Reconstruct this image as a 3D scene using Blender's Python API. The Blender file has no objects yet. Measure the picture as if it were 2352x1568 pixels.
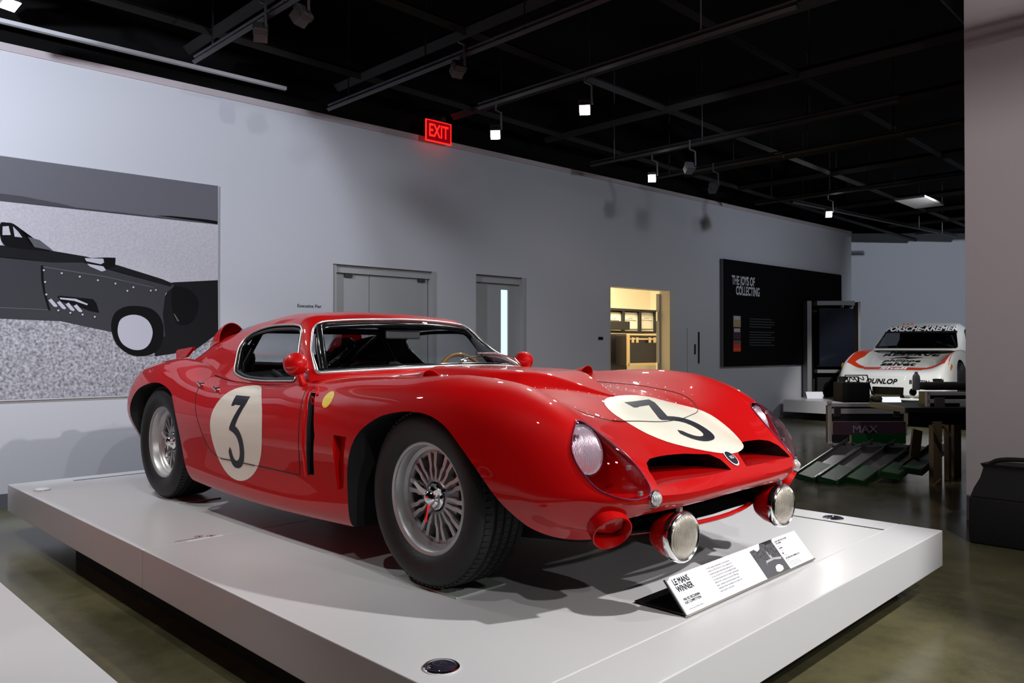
import bpy, bmesh, math, random
import numpy as np
from mathutils import Vector, Matrix
from mathutils.bvhtree import BVHTree
random.seed(7)
sc = bpy.context.scene
col = sc.collection
PI = math.pi
# ------------------------------------------------------------------ camera, exposure
R_ = Vector((.711, .703, 0)).normalized()
F0 = Vector((-R_.y, R_.x, 0))
_th = math.radians(.5)
F_ = F0 * math.cos(_th) + Vector((0, 0, math.sin(_th)))
U_ = R_.cross(F_)
cam = bpy.data.cameras.new('camera'); co = bpy.data.objects.new('camera', cam); col.objects.link(co)
cam.sensor_width = 36; cam.lens = 36 * 1785 / 2352; cam.clip_start = .05; cam.clip_end = 100
CAM = Vector((3.46, -2.59, .885))
M = Matrix((R_, U_, -F_)).transposed().to_4x4(); M.translation = CAM
co.matrix_world = M
sc.camera = co
vs = sc.view_settings
vs.view_transform = 'Standard'; vs.look = 'None'; vs.gamma = 1; vs.use_curve_mapping = False
vs.exposure = 0.5
w = bpy.data.worlds.new('world'); sc.world = w; w.use_nodes = True
w.node_tree.nodes['Background'].inputs[0].default_value = (.5, .55, .7, 1)
w.node_tree.nodes['Background'].inputs[1].default_value = .003
# spot heads on the ceiling tracks: position, aim, lit, label, watts, cone
SPOTS = [
 ((-.61, 2.38, 2.85), (1.0, .2, .3), True, 'brightest lit spotlight high over the red car, pointing at the camera side', 70, 70),
 ((-1.67, 2.38, 2.85), (.2, .3, .3), True, 'lit spotlight just right of the red EXIT sign', 35, 60),
 ((-1.70, 4.93, 2.85), (1.0, .5, .3), True, 'lit spotlight above the wall between the doors and the lit doorway', 30, 60),
 ((-1.24, 8.78, 2.85), (2.0, 4, 0), True, 'small lit spotlight far back over the black text panel', 30, 70),
 ((-1.70, -1.46, 2.85), (-.6, -1.2, 0), True, 'lit spotlight at the top left corner above the mural', 40, 70),
 ((-1.07, 0, 3.0), (-3.4, -.6, 1.2), False, 'unlit spotlight hanging left of the long track at the top', 0, 60),
 ((-1.12, 1.41, 3.02), (-3.3, 2, 1.2), False, 'dark spotlight on the long track left of the exit sign', 0, 60),
 ((-1.55, 0, 3.02), (-3.4, 1, 1.2), False, 'dark spotlight on the first long track, left of the other one', 0, 60),
 ((-1.23, 4.93, 2.85), (-3.2, 6, 1.2), False, 'dark square spotlight head just right of the second lit lamp', 0, 60),
 ((-1.60, 6.09, 2.85), (-3.2, 7.5, 1.2), False, 'dark square spotlight head lower right of the second lit lamp', 0, 60),
]
# unseen gallery lamps, with a few added spots that brighten single places: position, aim, watts, cone, size, colour
COOL = (.80, .88, 1); PINK = (1, .93, .94)
LAMPS = [
 ((4.4, .9, 3.0), (1.3, 0, .5), 460, 60, .04),
 ((5.2, -1.4, 3.0), (1.3, 0, .4), 170, 60, .04),
 ((7.0, -.2, 2.4), (2.3, .1, -.1), 130, 28, .04),  # added low spot, brightens the front face of the platform
 ((1.9, -1.9, 3.1), (1.7, -.4, .2), 34, 60, .03),
 ((-1.0, -2.2, 3.1), (-.9, -1.5, 0), 95, 75, .03),  # added spot, brightens the left end of the platform and the side roundel
 ((.6, 1.7, 3.1), (.9, 0, .5), 55, 75, .03),
 ((4.2, -2.0, 3.1), (-2.8, .2, .6), 160, 45, .04),
 ((-1.3, -2.7, 3.02), (-3.45, -1.0, 1.9), 310, 84, .05, COOL),
 ((-.9, .9, 3.0), (-3.45, .0, 1.6), 55, 95, .05, COOL),
 ((.2, 3.6, 3.0), (-3.2, 4.4, 1.6), 40, 120, .06, COOL),
 ((.4, 9.4, 2.9), (-2.9, 9.0, 1.6), 62, 130, .06, COOL),
 ((4.5, 11.5, 3.2), (1.6, 16.5, 1.6), 700, 100, .06, COOL),
 ((1.3, 7.9, 3.1), (-.5, 11.0, .4), 460, 48, .05),
 ((1.7, 4.3, 3.1), (.1, 6.3, 0), 60, 60, .05),  # added spot, brightens the flight case edges
 ((4.6, -.6, 3.2), (3.2, 3.6, 2.2), 240, 90, .06, PINK),
 ((.4, -1.15, 3.1), (-.3, -3.1, .5), 600, 44, .05),  # added spot on the unseen red car, for its red bounce
]
# ------------------------------------------------------------------ helpers
def mat(name, c=(.5, .5, .5), rough=.5, metal=0, coat=0, trans=0, emit=None, es=1, ior=1.45, bump=0, bscale=40, noise=None, spec=.5, coatr=.03, alpha=1):
    m = bpy.data.materials.new(name); m.use_nodes = True
    nt = m.node_tree; b = nt.nodes['Principled BSDF']
    b.inputs['Base Color'].default_value = (*c, 1); b.inputs['Roughness'].default_value = rough
    b.inputs['Metallic'].default_value = metal; b.inputs['Coat Weight'].default_value = coat
    b.inputs['Coat Roughness'].default_value = coatr
    b.inputs['Transmission Weight'].default_value = trans; b.inputs['IOR'].default_value = ior
    b.inputs['Specular IOR Level'].default_value = spec; b.inputs['Alpha'].default_value = alpha
    if emit: b.inputs['Emission Color'].default_value = (*emit, 1); b.inputs['Emission Strength'].default_value = es
    if noise or bump:
        tc = nt.nodes.new('ShaderNodeTexCoord'); n = nt.nodes.new('ShaderNodeTexNoise')
        n.inputs['Scale'].default_value = bscale; n.inputs['Detail'].default_value = 6
        nt.links.new(tc.outputs['Object'], n.inputs['Vector'])
        if noise:
            r = nt.nodes.new('ShaderNodeValToRGB'); r.color_ramp.elements[0].position = .3; r.color_ramp.elements[1].position = .7
            r.color_ramp.elements[0].color = (*noise[0], 1); r.color_ramp.elements[1].color = (*noise[1], 1)
            nt.links.new(n.outputs['Fac'], r.inputs[0]); nt.links.new(r.outputs[0], b.inputs['Base Color'])
        if bump:
            bp = nt.nodes.new('ShaderNodeBump'); bp.inputs['Strength'].default_value = bump; bp.inputs['Distance'].default_value = .01
            nt.links.new(n.outputs['Fac'], bp.inputs['Height']); nt.links.new(bp.outputs[0], b.inputs['Normal'])
    return m

MAT = {}
def mk(k, *a, **kw):
    MAT[k] = mat(k, *a, **kw)
mk('red_paint', (.44, .0006, .0014), .5, coat=.75, coatr=.012, spec=.12)
mk('red_interior', (.5, .004, .004), .35, coat=.5)
mk('black', (.004, .004, .004), .7)
mk('black_gloss', (.006, .006, .007), .2)
mk('chrome', (.88, .88, .9), .12, metal=1)
mk('trim_chrome', (.8, .8, .82), .3, metal=.85)
mk('silver', (.55, .53, .5), .35, metal=.9)
mk('alloy', (.50, .50, .51), .38, metal=.6, bump=.08, bscale=300)
mk('rubber', (.008, .008, .009), .55, bump=.15, bscale=120)
mk('cream', (.74, .71, .61), .35, coat=.5)
mk('navy', (.006, .007, .016), .45)
mk('yellow', (.85, .62, .01), .35, coat=.5)
def pane(name, tint, refl=1.0):
    m = bpy.data.materials.new(name); m.use_nodes = True; nt = m.node_tree; nt.nodes.clear()
    o = nt.nodes.new('ShaderNodeOutputMaterial'); mx = nt.nodes.new('ShaderNodeMixShader'); t = nt.nodes.new('ShaderNodeBsdfTransparent'); g = nt.nodes.new('ShaderNodeBsdfGlossy'); f = nt.nodes.new('ShaderNodeLayerWeight'); pw = nt.nodes.new('ShaderNodeMath'); pw.operation = 'POWER'; pw.inputs[1].default_value = 4; ma = nt.nodes.new('ShaderNodeMath'); ma.operation = 'MULTIPLY_ADD'; ma.inputs[1].default_value = .9 * refl; ma.inputs[2].default_value = .035 * refl; f.inputs[0].default_value = .5
    t.inputs[0].default_value = (*tint, 1); g.inputs['Roughness'].default_value = .01
    nt.links.new(f.outputs['Facing'], pw.inputs[0]); nt.links.new(pw.outputs[0], ma.inputs[0]); nt.links.new(ma.outputs[0], mx.inputs[0]); nt.links.new(t.outputs[0], mx.inputs[1]); nt.links.new(g.outputs[0], mx.inputs[2]); nt.links.new(mx.outputs[0], o.inputs[0]); MAT[name] = m
pane('glass', (.93, .95, .96), .8)
mk('clear', (1, 1, 1), .02, trans=1, ior=1.25)
mk('lens', (.95, .95, .97), .04, trans=1, ior=1.45)
pane('cover', (.99, .93, .97), 1)
mk('bead', (.20, .05, .12), .2)
mk('wood', (.32, .16, .05), .3, coat=.6)
def fluted(name, c, sx, st):
    m = mat(name, c, .2, metal=.6, coat=1); nt = m.node_tree; b = nt.nodes['Principled BSDF']
    tc = nt.nodes.new('ShaderNodeTexCoord'); wv = nt.nodes.new('ShaderNodeTexWave'); wv.bands_direction = 'Y'
    wv.inputs['Scale'].default_value = sx; wv.inputs['Distortion'].default_value = 2.5; wv.inputs['Detail'].default_value = 1; wv.inputs['Detail Scale'].default_value = .6
    nt.links.new(tc.outputs['Object'], wv.inputs['Vector']); bp = nt.nodes.new('ShaderNodeBump'); bp.inputs['Strength'].default_value = st; bp.inputs['Distance'].default_value = .004
    nt.links.new(wv.outputs['Fac'], bp.inputs['Height']); nt.links.new(bp.outputs[0], b.inputs['Normal']); MAT[name] = m
fluted('fluted', (.96, .98, 1), 75, .7); fluted('fog_glass', (.95, .88, .74), 62, 1.0)
mk('pad_glass', (.45, .5, .47), .12, coat=.3)
mk('groove', (.12, .12, .125), .6)
mk('dome', (.02, .02, .035), .08, coat=1)
mk('sign_red', (.35, .01, .03), .5)
mk('panel_white', (.92, .92, .97), .4)
mk('photo_print', (.035, .035, .04), .35, noise=((.008, .008, .01), (.16, .16, .17)), bscale=160)
mk('mid_grey', (.09, .09, .10), .5)
mk('light_grey', (.42, .42, .43), .5)
mk('wall_grey', (.50, .50, .535), .75, bump=.03, bscale=200)
mk('wall_trim', (.42, .36, .37), .75)  # even pinkish tone of the strip along the wall top
mk('wall_pink', (.50, .465, .475), .75, bump=.05, bscale=300)
mk('wall_dark', (.10, .10, .105), .8)
mk('ceiling_black', (.004, .0038, .004), .9, spec=.1)
mk('door_grey', (.36, .36, .365), .55)
mk('lit_window', (.3, .4, .5), .3, emit=(.55, .72, .80), es=1.0)
mk('cream_frame', (.55, .50, .40), .6)
mk('cream_wall', (.80, .74, .60), .7)
mk('caption_grey', (.10, .10, .12), .6)
mk('mural_salt', (.44, .42, .46), .45, noise=((.40, .38, .42), (.50, .48, .52)), bscale=60)
mk('mural_rough', (.4, .4, .42), .8, spec=.1, noise=((.13, .13, .145), (.52, .50, .55)), bscale=48)
for k_, v_ in (('sky', .125), ('hill', .065), ('car', .045), ('top', .012), ('dark', .006), ('mid', .10), ('light', .46), ('shadow', .012)):
    mk('mural_' + k_, (v_, v_ * .98, v_ * 1.12), .8, spec=.1)
def concrete():
    m = mat('concrete', (.1, .095, .06), .12); nt = m.node_tree; b = nt.nodes['Principled BSDF']
    tc = nt.nodes.new('ShaderNodeTexCoord'); n = nt.nodes.new('ShaderNodeTexNoise'); n.inputs['Scale'].default_value = 1.6; n.inputs['Detail'].default_value = 10; n.inputs['Roughness'].default_value = .7
    nt.links.new(tc.outputs['Object'], n.inputs['Vector']); r = nt.nodes.new('ShaderNodeValToRGB')
    r.color_ramp.elements[0].position = .35; r.color_ramp.elements[1].position = .7
    r.color_ramp.elements[0].color = (.062, .058, .030, 1); r.color_ramp.elements[1].color = (.15, .138, .072, 1)
    nt.links.new(n.outputs['Fac'], r.inputs[0]); nt.links.new(r.outputs[0], b.inputs['Base Color'])
    n2 = nt.nodes.new('ShaderNodeTexNoise'); n2.inputs['Scale'].default_value = 60; n2.inputs['Detail'].default_value = 4; nt.links.new(tc.outputs['Object'], n2.inputs['Vector'])
    r2 = nt.nodes.new('ShaderNodeMapRange'); r2.inputs['To Min'].default_value = .08; r2.inputs['To Max'].default_value = .30
    nt.links.new(n.outputs['Fac'], r2.inputs[0]); nt.links.new(r2.outputs[0], b.inputs['Roughness'])
    bp = nt.nodes.new('ShaderNodeBump'); bp.inputs['Strength'].default_value = .08; bp.inputs['Distance'].default_value = .003
    nt.links.new(n2.outputs['Fac'], bp.inputs['Height']); nt.links.new(bp.outputs[0], b.inputs['Normal']); MAT['concrete'] = m
concrete()
mk('lamp_emit', (1, 1, 1), .5, emit=(1, .99, .95), es=60)
mk('lamp_body', (.08, .08, .085), .5)
mk('exit_red', (.5, 0, 0), .4, emit=(1, .01, .005), es=2.2)
mk('exit_pane', (.2, .0, .01), .2, emit=(.5, .0, .01), es=.25)
mk('panel_black', (.003, .003, .004), .8, spec=.1)
mk('screen', (.006, .008, .016), .25)
mk('kiosk', (.2, .2, .2), .6)
mk('car_white', (.78, .79, .76), .3, coat=.8)
mk('stripe', (.62, .04, .01), .35, coat=.5)
mk('dark_glass', (.01, .012, .012), .08, coat=.5)
mk('mesh_gold', (.10, .09, .05), .6)
mk('case_black', (.008, .006, .008), .45)
mk('case_metal', (.42, .39, .42), .45, metal=.2)
mk('gold_metal', (.55, .42, .24), .4, metal=.5)
mk('green_paint', (.0, .045, .008), .4)
mk('purple', (.05, .022, .04), .4)
mk('timber', (.17, .12, .075), .6, bump=.2, bscale=40)
mk('bag', (.004, .004, .0045), .75, bump=.3, bscale=60)
mk('bin', (.55, .53, .46), .25)
mk('bottle', (.16, .18, .22), .1, coat=1)
mk('shell_yellow', (.6, .32, .02), .4)
mk('steel_dark', (.16, .15, .16), .3, metal=.6)
mk('diffuser', (.32, .30, .28), .6)
mk('beam_black', (.008, .0075, .0075), .6, spec=.3)
mk('track_metal', (.045, .042, .045), .35, metal=.5)
mk('track_white', (.5, .5, .52), .4)
mk('title_grey', (.85, .85, .88), .6)
mk('faint_text', (.05, .055, .06), .5)
pane('smoke_glass', (.5, .52, .53), .8)
mk('blue_grey', (.30, .35, .38), .4)
mk('tint', (.05, .05, .055), .25)
mk('white_lam', (.60, .60, .615), .38, coat=.25, coatr=.2)
mk('white', (.85, .85, .87), .5)
mk('dark_grey', (.03, .03, .033), .5)

def empty(name, loc=(0, 0, 0), label=None, cat=None, group=None, rz=0):
    o = bpy.data.objects.new(name, None); col.objects.link(o); o.location = loc; o.rotation_euler = (0, 0, rz)
    o.empty_display_size = .1
    tag(o, label, cat, group); return o
def tag(o, label=None, cat=None, group=None, kind=None):
    if label: o['label'] = label
    if cat: o['category'] = cat
    if group: o['group'] = group
    if kind: o['kind'] = kind
    return o
def mobj(name, me, mats=None, parent=None, smooth=None, loc=None):
    o = bpy.data.objects.new(name, me); col.objects.link(o)
    if mats is not None:
        if not isinstance(mats, (list, tuple)): mats = [mats]
        mi = np.zeros(len(me.polygons), dtype=np.int32); me.polygons.foreach_get('material_index', mi)
        me.materials.clear()
        for m in mats: me.materials.append(MAT[m] if isinstance(m, str) else m)
        me.polygons.foreach_set('material_index', np.clip(mi, 0, len(mats) - 1))
    if smooth is not None:
        me.shade_smooth()
        if smooth > 0: me.set_sharp_from_angle(angle=math.radians(smooth))
    if parent: o.parent = parent
    if loc is not None: o.location = loc
    return o
def from_bm(bm, name='m'):
    me = bpy.data.meshes.new(name); bm.normal_update(); bm.to_mesh(me); bm.free(); return me
def obj(name, bm, mats, parent=None, smooth=None, loc=None):
    return mobj(name, from_bm(bm, name), mats, parent, smooth, loc)
def grid_bm(V, closed_u=False, closed_v=False, mi=0, bm=None):
    """V: array (nu,nv,3)"""
    bm = bm or bmesh.new(); nu, nv = V.shape[:2]
    vs_ = [[bm.verts.new(V[i, j]) for j in range(nv)] for i in range(nu)]
    for i in range(nu if closed_u else nu - 1):
        for j in range(nv if closed_v else nv - 1):
            a = vs_[i][j]; b = vs_[(i + 1) % nu][j]; c = vs_[(i + 1) % nu][(j + 1) % nv]; d = vs_[i][(j + 1) % nv]
            if len({a, b, c, d}) == 4:
                f = bm.faces.new((a, b, c, d)); f.material_index = mi
    return bm, vs_
def box(bm, lo, hi, mi=0, M=None, bev=0):
    lo = Vector(lo); hi = Vector(hi)
    g = bmesh.ops.create_cube(bm, size=1)
    vv = g['verts']; c = (lo + hi) / 2; s = hi - lo
    for v in vv: v.co = Vector((v.co.x * s.x, v.co.y * s.y, v.co.z * s.z)) + c
    fs = {f for v in vv for f in v.link_faces}
    for f in fs: f.material_index = mi
    if bev:
        es = list({e for f in fs for e in f.edges})
        r = bmesh.ops.bevel(bm, geom=es, offset=bev, segments=2, affect='EDGES', profile=.5)
        vv = list({v for f in r['faces'] for v in f.verts} | {v for v in vv if v.is_valid})
    if M is not None:
        for v in vv: v.co = M @ v.co
    return vv
def boxo(name, lo, hi, m, parent=None, bev=0, M=None):
    bm = bmesh.new(); box(bm, lo, hi, 0, M, bev); return obj(name, bm, m, parent)
def prism(bm, poly, axis, a, b, mi=0):
    """poly of 2D points; axis 'x','y','z' = extrusion axis"""
    def P(p, t):
        return {'x': (t, p[0], p[1]), 'y': (p[0], t, p[1]), 'z': (p[0], p[1], t)}[axis]
    A = [bm.verts.new(P(p, a)) for p in poly]; B = [bm.verts.new(P(p, b)) for p in poly]
    n = len(poly); fs = [bm.faces.new(A), bm.faces.new(B[::-1])]
    for i in range(n):
        fs.append(bm.faces.new((A[(i + 1) % n], A[i], B[i], B[(i + 1) % n])))
    for f in fs: f.material_index = mi
    bmesh.ops.recalc_face_normals(bm, faces=fs)
    return fs
def lathe(prof, n=48, axis='y', bm=None, mi=0, c=(0, 0, 0), a0=0, a1=2 * PI):
    """prof: list of (r, h) ; revolve round axis"""
    full = abs(a1 - a0 - 2 * PI) < 1e-6
    k = n if full else n + 1
    V = np.zeros((k, len(prof), 3))
    for i in range(k):
        t = a0 + (a1 - a0) * i / n; ct, st = math.cos(t), math.sin(t)
        for j, (r, h) in enumerate(prof):
            r = max(r, 1e-5)
            V[i, j] = {'y': (r * ct, h, r * st), 'z': (r * ct, r * st, h), 'x': (h, r * ct, r * st)}[axis]
    V += np.array(c)
    bm, _ = grid_bm(V, closed_u=full, mi=mi, bm=bm); return bm
def tube(pts, r, n=8, bm=None, closed=False, mi=0, prof=None, up=None):
    bm = bm or bmesh.new(); pts = [Vector(p) for p in pts]; N = len(pts); V = []
    prev = None
    for i, p in enumerate(pts):
        if closed: d = (pts[(i + 1) % N] - pts[i - 1])
        else: d = pts[min(i + 1, N - 1)] - pts[max(i - 1, 0)]
        d.normalize()
        u = prev if prev is not None else Vector(up or (0, 0, 1))
        if abs(u.dot(d)) > .95: u = Vector((1, 0, 0)) if abs(d.x) < .9 else Vector((0, 1, 0))
        u = (u - d * u.dot(d)).normalized(); v = d.cross(u); prev = u
        rr = r[i] if isinstance(r, (list, tuple)) else r
        if prof: V.append([p + u * a * rr + v * b * rr for a, b in prof])
        else: V.append([p + (u * math.cos(2 * PI * k / n) + v * math.sin(2 * PI * k / n)) * rr for k in range(n)])
    bm, vv = grid_bm(np.array([[tuple(q) for q in row] for row in V]), closed_u=closed, closed_v=True, mi=mi, bm=bm)
    if not closed:
        bm.faces.new(vv[0][::-1]).material_index = mi; bm.faces.new(vv[-1]).material_index = mi
    return bm
def rotate_pts(bm, verts, M):
    for v in verts: v.co = M @ v.co
def clean(bm, d=1e-5):
    bmesh.ops.remove_doubles(bm, verts=bm.verts, dist=d)
    bmesh.ops.recalc_face_normals(bm, faces=bm.faces)
def boolean(me, cut, op='DIFFERENCE', solver='EXACT', mats=None):
    """me, cut: meshes -> new mesh"""
    a = bpy.data.objects.new('_a', me); b = bpy.data.objects.new('_b', cut)
    col.objects.link(a); col.objects.link(b)
    md = a.modifiers.new('b', 'BOOLEAN'); md.object = b; md.operation = op; md.solver = solver
    if solver == 'EXACT': md.material_mode = 'INDEX'
    dg = bpy.context.evaluated_depsgraph_get(); dg.update()
    out = bpy.data.meshes.new_from_object(a.evaluated_get(dg))
    bpy.data.objects.remove(a); bpy.data.objects.remove(b)
    return out
def cspl(t, P, tq):
    t = np.asarray(t, float); P = np.asarray(P, float); n = len(t)
    sh = P.shape[1:]; P2 = P.reshape(n, -1); h = np.diff(t)
    A = np.zeros((n, n)); B = np.zeros((n, P2.shape[1])); A[0, 0] = A[-1, -1] = 1
    for i in range(1, n - 1):
        A[i, i - 1] = h[i - 1]; A[i, i] = 2 * (h[i - 1] + h[i]); A[i, i + 1] = h[i]
        B[i] = 6 * ((P2[i + 1] - P2[i]) / h[i] - (P2[i] - P2[i - 1]) / h[i - 1])
    m = np.linalg.solve(A, B); tq = np.atleast_1d(np.asarray(tq, float))
    k = np.clip(np.searchsorted(t, tq) - 1, 0, n - 2); dt = (tq - t[k])[:, None]; hk = h[k][:, None]
    r = (m[k] * (hk - dt) ** 3 + m[k + 1] * dt ** 3) / (6 * hk) + (P2[k] / hk - m[k] * hk / 6) * (hk - dt) + (P2[k + 1] / hk - m[k + 1] * hk / 6) * dt
    return r.reshape((len(tq),) + sh)
def mono(t, y, q):
    """monotone cubic (Fritsch-Carlson)"""
    t = np.asarray(t, float); y = np.asarray(y, float); h = np.diff(t); d = np.diff(y) / h; n = len(t)
    m = np.zeros(n); m[0] = d[0]; m[-1] = d[-1]
    for i in range(1, n - 1):
        if d[i - 1] * d[i] > 0:
            w1 = 2 * h[i] + h[i - 1]; w2 = h[i] + 2 * h[i - 1]; m[i] = (w1 + w2) / (w1 / d[i - 1] + w2 / d[i])
    q = np.atleast_1d(q); k = np.clip(np.searchsorted(t, q) - 1, 0, n - 2); s = (q - t[k]) / h[k]
    return ((1 + 2 * s) * (1 - s) ** 2 * y[k] + s * (1 - s) ** 2 * h[k] * m[k] + s * s * (3 - 2 * s) * y[k + 1] + s * s * (s - 1) * h[k] * m[k + 1])
def bvh_of(me):
    bm = bmesh.new(); bm.from_mesh(me); t = BVHTree.FromBMesh(bm); bm.free(); return t
def smooth_poly(pts, n=8, closed=True):
    """Catmull-Rom through 2D/3D points"""
    P = [np.array(p, float) for p in pts]; N = len(P); out = []
    for i in range(N if closed else N - 1):
        p0 = P[i - 1] if (closed or i) else P[0]; p1 = P[i]; p2 = P[(i + 1) % N]; p3 = P[(i + 2) % N] if (closed or i + 2 < N) else P[-1]
        for k in range(n):
            t = k / n
            out.append(tuple(.5 * (2 * p1 + (p2 - p0) * t + (2 * p0 - 5 * p1 + 4 * p2 - p3) * t * t + (3 * p1 - p0 - 3 * p2 + p3) * t ** 3)))
    if not closed: out.append(tuple(P[-1]))
    return out
def decal(polys, O, X, Y, D, bvh, off=.001, cell=.02, dist=3, flip=False):
    """project 2D polygons (local X,Y frame at O) along D onto surface; returns bmesh"""
    O = Vector(O); X = Vector(X); Y = Vector(Y); D = Vector(D).normalized()
    bm = bmesh.new()
    for poly in polys:
        b2 = bmesh.new(); b2.faces.new([b2.verts.new((p[0], p[1], 0)) for p in poly])
        xs = [p[0] for p in poly]; ys = [p[1] for p in poly]
        for ax, lo, hi in ((0, min(xs), max(xs)), (1, min(ys), max(ys))):
            k = max(1, int((hi - lo) / cell))
            for i in range(1, k):
                no = (1, 0, 0) if ax == 0 else (0, 1, 0); c = [0, 0, 0]; c[ax] = lo + (hi - lo) * i / k
                bmesh.ops.bisect_plane(b2, geom=b2.verts[:] + b2.edges[:] + b2.faces[:], plane_co=c, plane_no=no, dist=1e-6)
        mp = {}
        for v in b2.verts:
            q = O + X * v.co.x + Y * v.co.y
            hit, nn, _, _ = bvh.ray_cast(q, D, dist)
            if hit is None: continue
            if nn.dot(D) > 0: nn = -nn
            mp[v] = bm.verts.new(hit + nn * off)
        for f in b2.faces:
            if all(v in mp for v in f.verts):
                try: bm.faces.new([mp[v] for v in f.verts])
                except ValueError: pass
        b2.free()
    bm.normal_update()
    for f in bm.faces:
        if f.normal.dot(D) > 0: f.normal_flip()
    return bm
def proj(bvh, p, D, dist=3, off=0):
    D = Vector(D).normalized(); h, n, _, _ = bvh.ray_cast(Vector(p), D, dist)
    if h is None: return None
    if n.dot(D) > 0: n = -n
    return h + n * off
def copy_tree(o, parent=None):
    c = o.copy(); col.objects.link(c); c.parent = parent
    for ch in o.children: copy_tree(ch, c)
    return c
def text_mesh(s, size=1, extrude=0, align='CENTER', shear=0, bold=0, space=1, line=1):
    cu = bpy.data.curves.new('t', 'FONT'); cu.body = s; cu.size = size; cu.extrude = extrude; cu.align_x = align; cu.align_y = 'CENTER'
    cu.shear = shear; cu.offset = 0; cu.space_character = space; cu.space_line = line; cu.resolution_u = 3
    o = bpy.data.objects.new('_t', cu); col.objects.link(o)
    dg = bpy.context.evaluated_depsgraph_get(); me = bpy.data.meshes.new_from_object(o.evaluated_get(dg))
    bpy.data.objects.remove(o)
    if bold:                                                # heavier strokes: overlaid copies shifted by a hair
        b = bmesh.new()
        for dx, dy in ((-1, -1), (1, -1), (1, 1), (-1, 1), (0, 0)):
            n0 = len(b.verts); b.from_mesh(me); b.verts.ensure_lookup_table()
            for v in b.verts[n0:]: v.co.x += dx * bold; v.co.y += dy * bold
        me = from_bm(b)
    return me
def text_obj(name, s, size, Mx, m, parent=None, bvh=None, D=None, off=.0015, sx=1, **kw):
    """text put at matrix Mx (local XY plane); projected on bvh along D when given"""
    me = text_mesh(s, size, **kw)
    bm = bmesh.new(); bm.from_mesh(me)
    if bvh:
        bmesh.ops.subdivide_edges(bm, edges=[e for e in bm.edges if e.calc_length() > size * .3], cuts=2)
    dead = []
    for v in bm.verts:
        v.co.x *= sx
        q = Mx @ v.co
        if bvh:
            h = proj(bvh, q, D, 3, off)
            if h is None: dead.append(v); continue
            q = h
        v.co = q
    if dead: bmesh.ops.delete(bm, geom=dead, context='VERTS')
    return obj(name, bm, m, parent)
def frame(O, X, Y):
    X = Vector(X).normalized(); Y = Vector(Y).normalized(); Z = X.cross(Y)
    m = Matrix((X, Y, Z)).transposed().to_4x4(); m.translation = Vector(O); return m
def offset_poly(poly, d):
    """shrink polygon by d (simple vertex normals)"""
    n = len(poly); A = sum(poly[i][0] * poly[(i + 1) % n][1] - poly[(i + 1) % n][0] * poly[i][1] for i in range(n)); s = 1 if A > 0 else -1
    out = []
    for i in range(n):
        p0 = Vector(poly[i - 1]); p1 = Vector(poly[i]); p2 = Vector(poly[(i + 1) % n])
        a = (p1 - p0).normalized(); b = (p2 - p1).normalized(); t = (a + b)
        if t.length < 1e-6: out.append(tuple(p1)); continue
        t.normalize(); nn = Vector((-t.y, t.x)) * s; k = 1 / max(.4, nn.dot(Vector((-a.y, a.x)) * s))
        out.append(tuple(p1 + nn * d * k))
    return out
# ------------------------------------------------------------------ the red race car
car = empty('race_car', (0, 0, 0), 'glossy red low racing coupe with cream number 3 roundels on white platform', 'car')
# ---- parameters along x
def PX(tab):
    t = sorted(tab); return lambda x: mono([a for a, _ in t], [b for _, b in t], x)
ymax = PX([(-2.09, .60), (-2.0, .70), (-1.85, .78), (-1.6, .835), (-1.225, .855), (-.8, .85), (-.3, .84), (.3, .835), (.8, .845), (1.225, .855), (1.45, .85), (1.65, .83), (1.8, .80), (1.92, .767), (2.02, .722), (2.075, .68), (2.10, .645)])
zmax = PX([(-2.09, .5), (-1.2, .5), (0, .47), (1.3, .46), (1.8, .42), (2.10, .31)])
zcr = PX([(-2.09, .66), (-2.02, .70), (-1.9, .745), (-1.6, .80), (-1.3, .822), (-1.0, .80), (-.7, .745), (-.45, .712), (-.1, .705), (.25, .732), (.6, .757), (.95, .768), (1.25, .782), (1.5, .766), (1.7, .718), (1.84, .657), (1.95, .578), (2.03, .49), (2.075, .43), (2.10, .385)])
ycr = PX([(-2.09, .46), (-1.9, .56), (-1.3, .635), (-.8, .66), (-.3, .70), (.2, .70), (.5, .66), (.9, .63), (1.5, .625), (1.84, .635), (1.95, .622), (2.03, .59), (2.10, .54)])
zva = PX([(-2.09, .655), (-2, .69), (-1.6, .76), (-1.2, .77), (-.7, .72), (-.1, .70), (.3, .760), (.6, .758), (.95, .728), (1.25, .712), (1.5, .683), (1.7, .634), (1.85, .560), (1.95, .505), (2.03, .455), (2.075, .42), (2.10, .385)])
yva = PX([(-2.09, .3), (-1.3, .45), (-.7, .55), (.3, .60), (.6, .50), (1.2, .42), (1.7, .38), (2.10, .33)])
zce = PX([(-2.09, .66), (-2, .69), (-1.6, .72), (-1, .72), (-.3, .70), (.2, .755), (.45, .784), (.7, .772), (.95, .758), (1.25, .725), (1.5, .682), (1.7, .622), (1.88, .556), (2.0, .503), (2.05, .46), (2.085, .415), (2.10, .385)])
zsi = PX([(-2.09, .36), (-1.9, .31), (-1.6, .27), (-1.2, .22), (-.8, .17), (0, .145), (.8, .16), (1.2, .18), (1.45, .195), (1.6, .210), (1.75, .224), (1.85, .238), (1.97, .252), (2.10, .28)])
ysi = PX([(-2.09, .50), (-1.7, .70), (-1.2, .77), (-.8, .80), (.0, .80), (.8, .79), (1.2, .77), (1.7, .70), (1.9, .64), (2.02, .58), (2.10, .53)])
bow = PX([(-2.09, -.10), (-1.9, -.05), (-1.6, 0), (1.3, 0), (1.6, .03), (1.8, .06), (1.95, .09), (2.10, .13)])
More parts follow.
